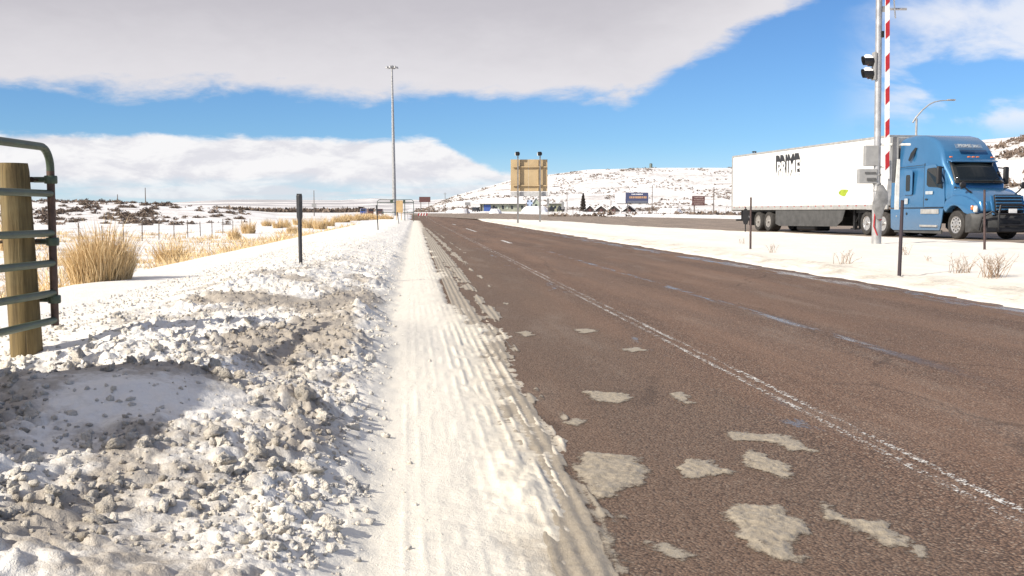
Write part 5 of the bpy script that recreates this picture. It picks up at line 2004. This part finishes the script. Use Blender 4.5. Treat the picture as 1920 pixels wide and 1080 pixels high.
# ================================================================ tall mast left of the road
MY = 205.0
mb_ = on_land(740, MY)
mst = thing('mast_light', 'very tall thin lighting mast with ring of lamps at its top', 'light mast', mb_)
zm = lambda py: ray(740, py, MY).z - mb_.z
b = MB()
top_m = zm(126)
b.tube([(0, 0, 0), (-0.05, 0, top_m * 0.3), (-0.25, 0, top_m)], [0.42, 0.34, 0.16], 14)
b.build('mast', m_galv2, mst, smooth=40)
b = MB()
b.lathe([(0.30, -0.25), (0.45, -0.1), (0.45, 0.1), (0.2, 0.35)], 'Z', (-0.25, 0, top_m), 12)
b.build('mast_head', m_galv2, mst, smooth=40)
for k in range(6):
    a = math.pi * 2 * k / 6 + 0.3
    b = MB()
    c_ = Vector((-0.25 + 0.95 * math.cos(a), 0.95 * math.sin(a), top_m - 0.02))
    b.tube([(-0.25, 0, top_m), c_], 0.05, 6)
    b.lathe([(0.10, 0.20), (0.22, 0.05), (0.30, -0.14), (0.30, -0.2)], 'Z', c_, 10)
    b.build('floodlight', m_galv2, mst, smooth=40)

# ================================================================ far closing gate, left of the road
m_fgreen = simple('dark_green_pipe', (0.05, 0.075, 0.06), 0.5)
m_plywood = simple('plywood_tan', (0.52, 0.36, 0.18), 0.6, 0.0, 0.12, 2.0)
FY = 112.0
fb = on_land(741, FY, bank_h)
fgt = thing('far_pipe_gate', 'dark green pipe gate with rounded corners far off behind the mast', 'gate', fb)
xf = lambda px: ray(px, 390, FY).x - fb.x
zg = lambda py: ray(741, py, FY).z - fb.z
b = MB()
x0_, x1_ = xf(707.5), xf(775.5)
zt_ = zg(374.5)
rc = 0.28
pts = [(x0_, 0, -0.1)] + [(x0_ + rc - rc * math.cos(a), 0, zt_ - rc + rc * math.sin(a)) for a in np.linspace(0, math.pi / 2, 7)] + [(x1_ - rc + rc * math.sin(a), 0, zt_ - rc + rc * math.cos(a)) for a in np.linspace(0, math.pi / 2, 7)] + [(x1_, 0, -0.1)]
b.tube(pts, 0.034, 8)
b.build('frame', m_fgreen, fgt, smooth=40)
for py in (380, 398):
    b = MB()
    b.tube([(x0_, 0, zg(py)), (x1_, 0, zg(py))], 0.04, 8)
    b.build('rail', m_fgreen, fgt, smooth=40)
for a_, c_ in ((731.5, 737.5), (756, 760)):
    b = MB()
    b.span((xf(a_), -0.02, zg(380)), (xf(c_), 0.02, zg(375)))
    b.build('gusset', m_fgreen, fgt)
for px in (744, 752.5, 759):
    b = MB()
    b.span((xf(px) - 0.04, -0.05, -0.1), (xf(px) + 0.04, -0.01, zg(380)))
    b.build('sign_leg', m_plywood if px < 755 else m_fgreen, fgt)
b = MB()
b.span((xf(743), -0.09, zg(399)), (xf(755.5), -0.055, zg(376)))
b.build('sign_board', m_plywood, fgt)

# low striped barrier by the end of the road
BY = 175.0
bb = on_land(793, BY)
bar = thing('striped_barrier', 'small red and white striped road barrier by the far end of the road', 'barrier', bb)
zz_ = 0.0
for k in range(7):
    b = MB()
    b.box((-0.66 + 0.22 * k, 0, 0.55), (0.16, 0.05, 0.42), rot=Matrix.Rotation(0.35, 3, 'Y'))
    b.build('board', m_armr if k % 2 == 0 else m_armw, bar)
for s_ in (-0.6, 0.6):
    b = MB()
    b.span((s_ - 0.04, 0.03, -0.1), (s_ + 0.04, 0.08, 0.9))
    b.build('leg', m_greybox, bar)

# ================================================================ the big road sign seen from behind
BSY = 96.0
m_tan = simple('tan_sign_back', (0.50, 0.375, 0.215), 0.55, 0.0, 0.08, 0.8)
m_steel = simple('grey_sign_post', (0.27, 0.26, 0.25), 0.5, 0.4, 0.15, 3.0)
sgb = on_land(992, BSY, median_h)
sg = thing('road_sign', 'large tan back of a road sign on two posts with lamps on top', 'sign', sgb)
xs_ = lambda px: ray(px, 340, BSY).x - sgb.x
zs_ = lambda py: ray(992, py, BSY).z - sgb.z
cols_ = [957.5, 975, 991, 1009, 1026.5]
for k in range(4):
    b = MB()
    b.span((xs_(cols_[k]) + 0.004, 0.0, zs_(358.5)), (xs_(cols_[k + 1]) - 0.004, 0.04, zs_(299)))
    b.build('panel', m_tan, sg, bevel=0.006)
for k in (1, 3):
    b = MB()
    b.span((xs_(cols_[k]) - 0.03, -0.06, zs_(358)), (xs_(cols_[k]) + 0.03, -0.002, zs_(300)))
    b.build('stiffener', m_tan, sg)
for py in (313, 348):
    b = MB()
    b.span((xs_(961), -0.16, zs_(py) - 0.05), (xs_(1025), -0.065, zs_(py) + 0.05))
    b.build('cross_beam', m_tan, sg, bevel=0.01)
b = MB()
b.span((xs_(957), -0.03, zs_(368)), (xs_(1027), 0.05, zs_(359.5)))
b.build('lower_panel', simple('pale_lower_panel', (0.50, 0.50, 0.50), 0.5), sg, bevel=0.006)
for px in (971, 1012.5):
    xx = ray(px, 340, BSY).x
    gz = float(median_h(np.array([xx]), np.array([BSY]))[0]) - sgb.z
    b = MB()
    b.span((xx - sgb.x - 0.085, -0.33, gz - 0.3), (xx - sgb.x + 0.085, -0.17, zs_(358)))
    b.span((xx - sgb.x - 0.055, -0.32, zs_(358)), (xx - sgb.x + 0.055, -0.19, zs_(293)))
    pst = b.build('post', m_steel, sg)
    b = MB()
    b.lathe([(0.10, -0.16), (0.19, -0.08), (0.20, 0.10), (0.12, 0.20)], 'Z', (xx - sgb.x - 0.02, -0.25, zs_(289)), 12)
    b.box((xx - sgb.x - 0.10, -0.42, zs_(288)), (0.22, 0.22, 0.26))
    b.build('lamp', m_hood, pst, smooth=40)
    b = MB()
    b.box((xx - sgb.x - 0.22, -0.38, zs_(289.5)), (0.10, 0.18, 0.28))
    b.build('lamp_front', m_lampw, pst, bevel=0.02)


# ================================================================ far side of the highway
m_wallg = simple('grey_green_wall', (0.30, 0.31, 0.245), 0.7, 0.0, 0.15, 0.4)
m_roofs = simple('snowy_roof', (0.80, 0.79, 0.79), 0.8, 0.0, 0.04)
m_eave = simple('dark_eave', (0.07, 0.065, 0.05), 0.6)
m_bluep = simple('blue_panel', (0.055, 0.11, 0.34), 0.5)
m_dark = simple('dark_timber', (0.045, 0.036, 0.034), 0.8)
m_maroon = simple('maroon_board', (0.105, 0.045, 0.042), 0.6)
m_navy = simple('navy_board', (0.055, 0.065, 0.135), 0.5)
m_palegreen = simple('pale_green_siding', (0.42, 0.47, 0.38), 0.6)
m_pole = simple('weathered_utility_pole', (0.15, 0.125, 0.11), 0.8)
m_winp = simple('far_window', (0.03, 0.035, 0.045), 0.2)
m_orange = simple('amber_letters', (0.50, 0.30, 0.16), 0.5)

def local(px_c, Y, f=land):
    P = on_land(px_c, Y, f)
    return P, (lambda px: ray(px, 390, Y).x - P.x), (lambda py: ray(px_c, py, Y).z - P.z)

# long low building with the blue panel
P, fx, fz = local(942, 400)
bl = thing('low_building', 'long low grey green building with a blue panel beside its dark door', 'building', P)
b = MB()
b.span((fx(900), 0, -0.5), (fx(984), 9, fz(382.5)))
b.build('wall', m_wallg, bl)
b = MB()
b.add([(fx(897.5), -1.0, fz(382)), (fx(986.5), -1.0, fz(382)), (fx(986.5), 10, fz(382)), (fx(897.5), 10, fz(382)), (fx(905), 4.5, fz(371.5)), (fx(979), 4.5, fz(371.5))],
      [(0, 1, 5, 4), (1, 2, 5), (2, 3, 4, 5), (3, 0, 4), (0, 3, 2, 1)])
b.build('roof', m_roofs, bl)
b = MB()
b.span((fx(897.5), -1.05, fz(382.9)), (fx(986.5), -0.85, fz(381.9)))
b.build('eave', m_eave, bl)
b = MB()
b.span((fx(907), -0.12, -0.2), (fx(920), -0.004, fz(384)))
b.build('blue_panel', m_bluep, bl)
b = MB()
b.span((fx(901), -0.1, -0.2), (fx(904), -0.004, fz(384)))
b.build('door', m_dark, bl)
for px in (926, 934, 943, 951, 960, 971, 979):
    b = MB()
    b.span((fx(px - 1.7), -0.08, fz(392)), (fx(px + 1.7), -0.004, fz(385.5)))
    w = b.build('window', m_winp if px in (926, 943, 960, 979) else m_palegreen, bl)
# second lower shed and pale green gable right of the sign post
P, fx, fz = local(1006, 410)
bl = thing('pale_green_house', 'small pale green gabled house seen behind the road sign posts', 'house', P)
b = MB()
b.span((fx(999), 0, -0.5), (fx(1011), 6, fz(381)))
b.prism([(fx(999), fz(381)), (fx(1011), fz(381)), (fx(1005), fz(372))], 0, 6, 'XZ')
b.build('wall', m_palegreen, bl)
b = MB()
b.prism([(fx(997.5), fz(381)), (fx(1005), fz(370.4)), (fx(1012.5), fz(381)), (fx(1012.5), fz(380)), (fx(1005), fz(369.4)), (fx(997.5), fz(380))], -0.4, 6.4, 'XZ')
b.build('roof', m_roofs, bl)
b = MB()
b.span((fx(1003), -0.06, fz(390)), (fx(1007), -0.004, fz(383)))
b.build('window', m_winp, bl)
P, fx, fz = local(1043, 420)
bl = thing('green_shed', 'low olive shed with a flat dark roof right of the road sign', 'shed', P)
b = MB()
b.span((fx(1029), 0, -0.5), (fx(1057), 6, fz(383)))
b.build('wall', simple('olive_wall', (0.36, 0.36, 0.25), 0.7), bl)
b = MB()
b.span((fx(1028), -0.5, fz(383) + 0.003), (fx(1058), 6.5, fz(381.5)))
b.build('roof', m_eave, bl)
for px in (1034, 1041, 1049):
    b = MB()
    b.span((fx(px - 2), -0.06, fz(391)), (fx(px + 2), -0.004, fz(386)))
    b.build('window', m_winp, bl)

# the row of dark gabled cabins
GP = [1106, 1127, 1151, 1180]
labs = ['leftmost dark gabled cabin, next to the conical evergreen', 'second dark gabled cabin from the conical evergreen', 'third dark gabled cabin from the evergreen, left of the billboard post', 'rightmost low gabled cabin under the navy billboard']
for k, px in enumerate(GP):
    P, fx, fz = local(px, 385)
    cb = thing('gabled_cabin', labs[k], 'cabin', P, 0, 'row of gabled cabins')
    wd, hp = ((9, 385.5), (11, 386), (11, 385.5), (11, 386))[k]
    b = MB()
    b.prism([(fx(px - wd), -0.6), (fx(px + wd), -0.6), (fx(px + wd), fz(394)), (fx(px), fz(hp)), (fx(px - wd), fz(394))], 0, 7, 'XZ')
    b.build('wall', m_dark, cb)
    for s_ in (-1, 1):
        b = MB()
        e = px + s_ * (wd + 2)
        b.add([(fx(px), -0.3, fz(hp) + 0.02), (fx(e), -0.3, fz(395.5)), (fx(e), 7.3, fz(395.5)), (fx(px), 7.3, fz(hp) + 0.02),
               (fx(px), -0.3, fz(hp) + 0.35), (fx(e), -0.3, fz(395.5) + 0.35), (fx(e), 7.3, fz(395.5) + 0.35), (fx(px), 7.3, fz(hp) + 0.35)],
              [(0, 1, 2, 3), (7, 6, 5, 4), (0, 4, 5, 1), (1, 5, 6, 2), (2, 6, 7, 3), (3, 7, 4, 0)])
        b.build('roof_slope', m_roofs, cb)
    b = MB()
    b.span((fx(px) - 0.5, -0.08, -0.2), (fx(px) + 0.5, -0.004, fz(392)))
    b.build('door', m_maroon, cb)

# billboards and board signs
def board(name, label, px0, px1, py0, py1, Y, mat, posts, face_extra=None, cat='billboard', depth=0.35):
    P, fx, fz = local((px0 + px1) / 2, Y)
    o = thing(name, label, cat, P)
    b = MB()
    b.span((fx(px0), 0, fz(py1)), (fx(px1), depth, fz(py0)))
    f = b.build('face', mat, o, bevel=0.02)
    for px in posts:
        b = MB()
        b.span((fx(px) - 0.14, depth * 0.4, -0.5), (fx(px) + 0.14, depth * 0.4 + 0.28, fz(py1) + 0.1))
        b.build('post', m_pole, o)
    return o, f, fx, fz

o, f, fx, fz = board('billboard', 'wide navy billboard with two lines of lettering over the cabins', 1173, 1215.5, 361, 381, 380, m_navy, (1177,))
def marks(fx, fz, rows_, mat, parent, y=-0.02):
    rr = random.Random(5)
    for (pa, pb, py, hp, wn) in rows_:
        x_ = pa
        b = MB()
        while x_ < pb - 0.5:
            w_ = rr.uniform(*wn)
            x2 = min(pb, x_ + w_)
            b.span((fx(x_), y, fz(py + hp / 2)), (fx(x2), y + 0.015, fz(py - hp / 2)))
            x_ = x2 + rr.uniform(0.4, 1.0)
        tag(b.build('lettering', mat, parent), kind='stuff')
marks(fx, fz, [(1184, 1206, 364.2, 1.8, (0.8, 2.0))], m_white_ink, f)
marks(fx, fz, [(1180, 1212, 370.0, 4.0, (1.2, 2.6))], m_orange, f)
b = MB()
b.span((fx(1176), -0.03, fz(380.6)), (fx(1214), -0.005, fz(376.5)))
b.build('lower_band', simple('grey_band', (0.14, 0.15, 0.19), 0.5), f)
P = o.location
b = MB()
b.add([(fx(1172.5), 0.1, fz(380)), (fx(1156), 6.0, fz(378)), (fx(1156), 6.0, fz(361)), (fx(1172.5), 0.1, fz(361)), (fx(1172.5) - 0.0, 0.35, fz(380)), (fx(1156), 6.3, fz(378)), (fx(1156), 6.3, fz(361)), (fx(1172.5), 0.35, fz(361))],
      [(0, 1, 2, 3), (7, 6, 5, 4), (0, 4, 5, 1), (1, 5, 6, 2), (2, 6, 7, 3), (3, 7, 4, 0)])
b.build('rear_face', simple('blank_grey_board', (0.55, 0.55, 0.58), 0.6), o)
b = MB()
b.span((fx(1156), -0.6, fz(382.2)), (fx(1216), -0.1, fz(381.2)))
b.build('catwalk', m_eave, o)

o, f, fx, fz = board('brown_board_sign', 'square maroon board sign with pale lettering left of the trailer', 1297.5, 1321.5, 367.5, 385.5, 260, m_maroon, (1302,), cat='sign', depth=0.12)
marks(fx, fz, [(1302, 1318, 370.6, 1.5, (0.8, 2.2)), (1301, 1319, 374.6, 1.3, (0.8, 2.2)), (1300, 1320, 378.6, 1.3, (0.8, 2.2)), (1301, 1318, 382.4, 1.2, (0.8, 2.2))], simple('pale_letters', (0.42, 0.34, 0.31), 0.6), f)
board('far_billboard', 'small dark maroon billboard far off beside the end of the road', 786, 807, 369, 379, 430, m_maroon, (789, 804))
board('small_board', 'tiny grey board sign left of the low building', 872, 882, 379, 385, 300, m_greybox, (877,), cat='sign', depth=0.1)
# blue information sign close to the house
P, fx, fz = local(993, 300)
o = thing('blue_sign', 'small pale blue road sign with dark symbols near the pale green house', 'sign', P)
b = MB()
b.span((fx(988), 0, fz(387)), (fx(998.5), 0.06, fz(375)))
f = b.build('face', simple('pale_blue_face', (0.40, 0.50, 0.68), 0.5), o)
for (a_, c_) in ((989.6, 377), (996.4, 377), (989.6, 384.5), (996.8, 384.5)):
    b = MB()
    b.box((fx(a_), -0.02, fz(c_)), (0.36, 0.02, 0.42))
    b.build('symbol', m_black_ink, f)
b = MB()
b.span((fx(993) - 0.06, 0.07, -0.3), (fx(993) + 0.06, 0.17, fz(380)))
b.build('post', m_greybox, o)
# slim sign faces seen edge-on, right of the big road sign
for (px, p0, p1, Y, lab) in ((1027.5, 372, 387, 190, 'narrow grey sign on a post just right of the big sign'), (1055, 378, 392, 240, 'narrow grey sign on a post, second right of the big sign')):
    P, fx, fz = local(px, Y)
    o = thing('post_sign', lab, 'sign', P)
    b = MB()
    b.span((fx(px - 2.4), 0, fz(p1)), (fx(px + 2.4), 0.06, fz(p0)))
    b.build('face', m_greybox, o, bevel=0.02)
    b = MB()
    b.span((-0.05, 0.065, -0.3), (0.05, 0.15, fz(p0)))
    b.build('post', m_pole, o)

# conical evergreen
m_ever, t, p = material('dark_evergreen')
inf_n = t.noise(t.obj(), 2.0, 5, 0.7)
t.put(p.inputs['Base Color'], t.mix(inf_n, (0.028, 0.022, 0.020), (0.070, 0.055, 0.045)))
p.inputs['Roughness'].default_value = 0.9
def leafy(name, n, fn, size, seed, mat, parent=None, loc=None):
    """many small leaf faces spread through a volume; fn(rs, n) gives the centres"""
    rs = np.random.default_rng(seed)
    c = fn(rs, n)
    n = len(c)
    d1 = rs.normal(size=(n, 3))
    d2 = rs.normal(size=(n, 3))
    d1 /= np.linalg.norm(d1, axis=1)[:, None]
    d2 /= np.linalg.norm(d2, axis=1)[:, None]
    s = size * (0.6 + 0.8 * rs.random(n))[:, None]
    co = np.stack([c - d1 * s, c + d1 * s, c + d2 * s * 1.2], 1).reshape(-1, 3)
    f = np.arange(3 * n).reshape(-1, 3)
    me = raw_mesh(name, co, f, mat, None, smooth=False)
    return me if parent is None and loc is None else link(name, me, parent, loc)
P, fx, fz = local(1093, 375)
tr = thing('evergreen_tree', 'dark narrow conical evergreen beside the gabled cabins', 'tree', P)
th_ = fz(363)
def cone(rs, n):
    h = rs.random(n) ** 0.8
    r_ = (1 - h) ** 0.75 * fx(1100) * (0.55 + 0.45 * rs.random(n)) * (1 + 0.2 * np.sin(h * 40))
    a = rs.random(n) * 2 * math.pi
    return np.stack([r_ * np.cos(a), r_ * np.sin(a), 0.3 + h * (th_ - 0.3)], -1)
leafy('crown', 2600, cone, 0.20, 4, m_ever, tr, (0, 0, 0))
b = MB()
b.tube([(0, 0, -0.5), (0, 0, th_ * 0.9)], [0.18, 0.03], 7)
b.build('trunk', m_dark, tr)

# utility poles
UP = [(1063, 362, 402, 380, 'bare utility pole left of the conical evergreen'), (1222, 347, 404, 300, 'utility pole standing just right of the navy billboard'),
      (1337, 350, 406, 230, 'utility pole just right of the maroon board sign'), (275, 352, 395, 260, 'thin pole rising above the sagebrush slope on the left'),
      (590, 357, 395, 300, 'thin pole with a small box right of the black marker post'), (835, 361, 398, 420, 'far pole between the small billboard and the hill'),
      (223, 366, 385, 260, 'short thin pole on the sagebrush slope, left of the taller one'), (1145, 376, 400, 300, 'short pole between the cabins and the billboard')]
for (px, p0, p1, Y, lab) in UP:
    P, fx, fz = local(px, Y)
    o = thing('utility_pole', lab, 'pole', P, 0, 'far utility poles')
    b = MB()
    b.tube([(0, 0, -0.4), (0, 0, max(fz(p0), 2.0))], [0.13, 0.09], 8)
    b.build('shaft', m_pole, o, smooth=40)
    b = MB()
    zt_ = max(fz(p0), 2.0)
    if px == 590:
        b.box((0, -0.1, zt_ * 0.42), (1.2, 0.3, 1.0))
        b.build('box', m_greybox, o)
    elif px in (1222, 835, 1063):
        b.box((0, 0, zt_ * 0.93), (1.4, 0.10, 0.10))
        b.build('cross_arm', m_pole, o)

# water tank on the ridge
P = on_land(1219, 815)
o = thing('water_tank', 'small grey green water tank standing on the hill ridge', 'tank', (P.x, P.y, P.z - 0.5))
hh = ray(1219, 307, 815).z - P.z + 0.5
b = MB()
b.lathe([(1.15, 0), (1.15, hh - 0.2), (1.05, hh)], 'Z', (0, 0, 0), 20)
b.build('shell', simple('grey_green_tank', (0.115, 0.145, 0.125), 0.5), o, smooth=35)
b = MB()
b.lathe([(1.2, hh + 0.002), (0.2, hh + 0.35)], 'Z', (0, 0, 0), 20)
b.build('lid', simple('tank_lid', (0.10, 0.12, 0.11), 0.5), o, smooth=35)

# parked vehicles far up the road
def far_car(px, Y, w, h, mat, label):
    P, fx, fz = local(px, Y)
    P.z += 0.0
    o = thing('parked_vehicle', label, 'vehicle', P, random.uniform(-0.3, 0.3), 'far parked vehicles')
    b = MB()
    b.prism([(-2.2, 0.35), (2.2, 0.35), (2.2, h * 0.55), (1.3, h * 0.60), (0.8, h), (-1.9, h), (-2.2, h * 0.6)], -w / 2, w / 2, 'YZ')
    b.build('body', mat, o, bevel=0.08)
    b = MB()
    b.span((-w * 0.42, -2.24, h * 0.62), (w * 0.42, -2.0, h * 0.92))
    b.build('rear_window', m_winp, o)
    for s_ in (-1, 1):
        for y_ in (-1.35, 1.35):
            b = MB()
            b.lathe([(0.34, -0.1), (0.34, 0.1)], 'X', (s_ * (w / 2 - 0.1), y_, 0.34), 14)
            b.build('wheel', m_tyre, o)
    return o
m_vb = simple('vehicle_blue', (0.04, 0.085, 0.30), 0.35)
m_vm = simple('vehicle_maroon', (0.13, 0.045, 0.045), 0.4)
m_vr = simple('vehicle_brown', (0.14, 0.07, 0.06), 0.4)
far_car(682.5, 380, 1.9, 2.1, m_vb, 'small blue vehicle parked far behind the verge grass')
far_car(695, 370, 1.9, 2.1, m_vr, 'brown vehicle parked right of the small blue one')
far_car(713, 365, 1.9, 2.1, m_vm, 'dark maroon vehicle parked near the left leg of the far gate')
m_vd = simple('vehicle_dark', (0.03, 0.03, 0.036), 0.4)
far_car(893, 385, 1.9, 1.7, m_vd, 'dark vehicle parked left of the low building')
far_car(926, 392, 1.9, 1.7, m_vd, 'dark vehicle parked right in front of the low building')
far_car(1051, 395, 2.0, 1.9, m_vd, 'dark vehicle parked in front of the olive shed')
far_car(1033, 395, 2.0, 1.7, m_vd, 'dark vehicle at the left end of the olive shed')

# ploughed snow piles by the far verge
def pile(px, Y, wpx, hpx, label, seed):
    P, fx, fz = local(px, Y)
    w = wpx / FPX * Y
    h = hpx / FPX * Y
    n = 26
    uu = np.linspace(-1, 1, n)
    V_, U_ = np.meshgrid(uu, uu, indexing='ij')
    rr = np.hypot(U_, V_)
    z_ = h * (1.05 * sstep(1.0, 0.62, rr + 0.25 * fbm(U_ * 1.5 + seed, V_ * 1.5, 3))) + h * 0.18 * fbm(U_ * 4 + seed, V_ * 4, 3) * sstep(1, 0.6, rr) - 0.15
    me = grid_mesh('snow_pile', U_ * w / 2, V_ * w / 2.5, z_, m_roofs)
    o = link('snow_pile', me, None, P)
    return tag(o, label, 'snow pile', 'ploughed snow piles')
pile(1003, 300, 52, 11, 'large ploughed snow pile between the two road sign posts', 3)
pile(929, 320, 24, 9, 'small snow pile in front of the low building', 8)
pile(1255, 300, 50, 9, 'broad snow pile right of the navy billboard', 14)
pile(865, 330, 34, 9, 'low brownish snow pile beside the end of the road', 21)

# ================================================================ scrub
m_sage, t, p = material('winter_sagebrush')
inf = t.node('ShaderNodeObjectInfo')
n = t.noise(t.pos(), 3.0, 4, 0.7)
c = t.mix(n, (0.095, 0.068, 0.056), (0.27, 0.205, 0.16))
c = t.mix(t.m('MULTIPLY', inf.outputs['Random'], 0.4), c, (0.14, 0.105, 0.075))
nz = t.sep(t.node('ShaderNodeNewGeometry').outputs['Normal'])[2]
t.put(p.inputs['Base Color'], c)
p.inputs['Roughness'].default_value = 0.9

def bush_fn(rs, n):
    v = rs.normal(size=(n, 3))
    v /= np.linalg.norm(v, axis=1)[:, None]
    r_ = rs.random(n) ** 0.4
    v = v * r_[:, None]
    v[:, 2] = np.abs(v[:, 2]) * 0.75
    v *= (1 + 0.35 * np.sin(v[:, :1] * 5 + 1) * np.cos(v[:, 1:2] * 4))
    return v
BUSH = [leafy('sagebrush', 420, bush_fn, 0.16, 60 + i, m_sage) for i in range(4)]
rs = random.Random(31)
SG = 'sagebrush on the snowy left slope'
cnt = 0
tries = 0
while cnt < 130 and tries < 4000:
    tries += 1
    px = rs.uniform(-10, 455)
    Y = rs.uniform(140, 262)
    x_ = (px - 960) / FPX * Y
    nv = fbm(np.array([x_ / 14.0]), np.array([Y / 9.0]), 3)[0]
    if nv < -0.22 + 0.25 * rs.random():
        continue
    z_ = float(land(np.array([x_]), np.array([Y]))[0])
    s_ = rs.uniform(0.45, 1.15) * (0.8 if px > 330 else 1.0)
    o = link('sagebrush', BUSH[rs.randrange(4)], None, (x_, Y, z_ - 0.1), rs.uniform(0, 6.28), (s_ * 1.25, s_ * 1.25, s_ * 0.95))
    tag(o, 'dark winter sagebrush on the snowy slope left of the road', 'sagebrush', SG)
    cnt += 1

# scrub over the right-hand hills, far too much to count
def hill_scrub(name, label, n, pxr, Yr, seed, size, thr):
    rs_ = np.random.default_rng(seed)
    px = rs_.uniform(pxr[0], pxr[1], n)
    Y = Yr[0] + (Yr[1] - Yr[0]) * rs_.random(n)
    x_ = (px - 960) / FPX * Y
    k = fbm(x_ / 26.0, Y / 40.0, 4) + 0.25 * fbm(x_ / 7.0, Y / 9.0, 2)
    keep = k > thr + 0.16 * rs_.random(n)
    x_, Y = x_[keep], Y[keep]
    z_ = land(x_, Y)
    n = len(x_)
    per = 9
    s = size * (0.5 + rs_.random(n) ** 2 * 1.4)
    c = np.repeat(np.stack([x_, Y, z_], -1), per, 0)
    sr = np.repeat(s, per)[:, None]
    off = rs_.normal(size=(n * per, 3)) * np.array([0.55, 0.55, 0.28])
    off[:, 2] = np.abs(off[:, 2])
    c = c + off * sr
    d1 = rs_.normal(size=(n * per, 3)) * 0.45 * sr
    d2 = rs_.normal(size=(n * per, 3)) * 0.45 * sr
    co = np.stack([c - d1, c + d1, c + d2 + np.array([0, 0, 0.3]) * sr], 1).reshape(-1, 3)
    me = raw_mesh(name, co, np.arange(len(co)).reshape(-1, 3), m_sage, None, smooth=False)
    return tag(link(name, me), label, 'scrub', kind='stuff')
hill_scrub('hillside_scrub', 'scattered dark scrub over the snowy hillside right of the road', 9000, (780, 1420), (460, 790), 5, 0.42, 0.0)
hill_scrub('rocky_scrub', 'brown scrub on the steep rocky slope behind the truck', 5000, (1560, 2100), (235, 395), 6, 0.7, -0.06)
hill_scrub('verge_scrub', 'dry tan scrub along the far side of the highway', 1500, (1030, 1420), (165, 250), 7, 0.35, 0.05)
hill_scrub('far_tree_line', 'grey line of trees across the far left plain', 7000, (415, 700), (950, 1150), 8, 1.7, -0.10)
hill_scrub('slope_scrub', 'low brown stubble over the snowy left slope', 2200, (-60, 470), (140, 262), 9, 0.32, 0.06)

# wire fence across the left field
P_a, P_b = on_land(232, 62, bank_h), on_land(470, 96, bank_h)
wf = thing('wire_fence', 'wire stock fence with thin grey posts crossing the left field', 'fence', P_a)
nP = 11
tops = []
for k in range(-4, nP):
    f = k / (nP - 1)
    q = P_a.lerp(P_b, f)
    zz = float(bank_h(np.array([q.x]), np.array([q.y]))[0])
    b = MB()
    d_ = q - P_a
    hgt = 1.15 + 0.1 * math.sin(k * 2.1)
    b.tube([(d_.x, d_.y, zz - P_a.z - 0.2), (d_.x + 0.03 * math.sin(k), d_.y, zz - P_a.z + hgt)], 0.032, 7)
    b.build('fence_post', m_pole, wf)
    tops.append(Vector((d_.x, d_.y - 0.05, zz - P_a.z)))
for hh in (0.35, 0.65, 0.95):
    b = MB()
    b.tube([q + Vector((0, 0, hh)) for q in tops], 0.006, 4)
    b.build('wire', m_greybox, wf)
# ragged marker fence along the far highway verge
vf = thing('verge_fence', 'thin post and wire fence along the far highway verge', 'fence', on_land(1150, 215))
for k in range(26):
    px = 1035 + k * 13
    q = on_land(px, 215)
    d_ = q - vf.location
    b = MB()
    b.tube([(d_.x, d_.y, d_.z - 0.2), (d_.x, d_.y, d_.z + 1.2)], 0.04, 6)
    b.build('fence_post', m_pole, vf)
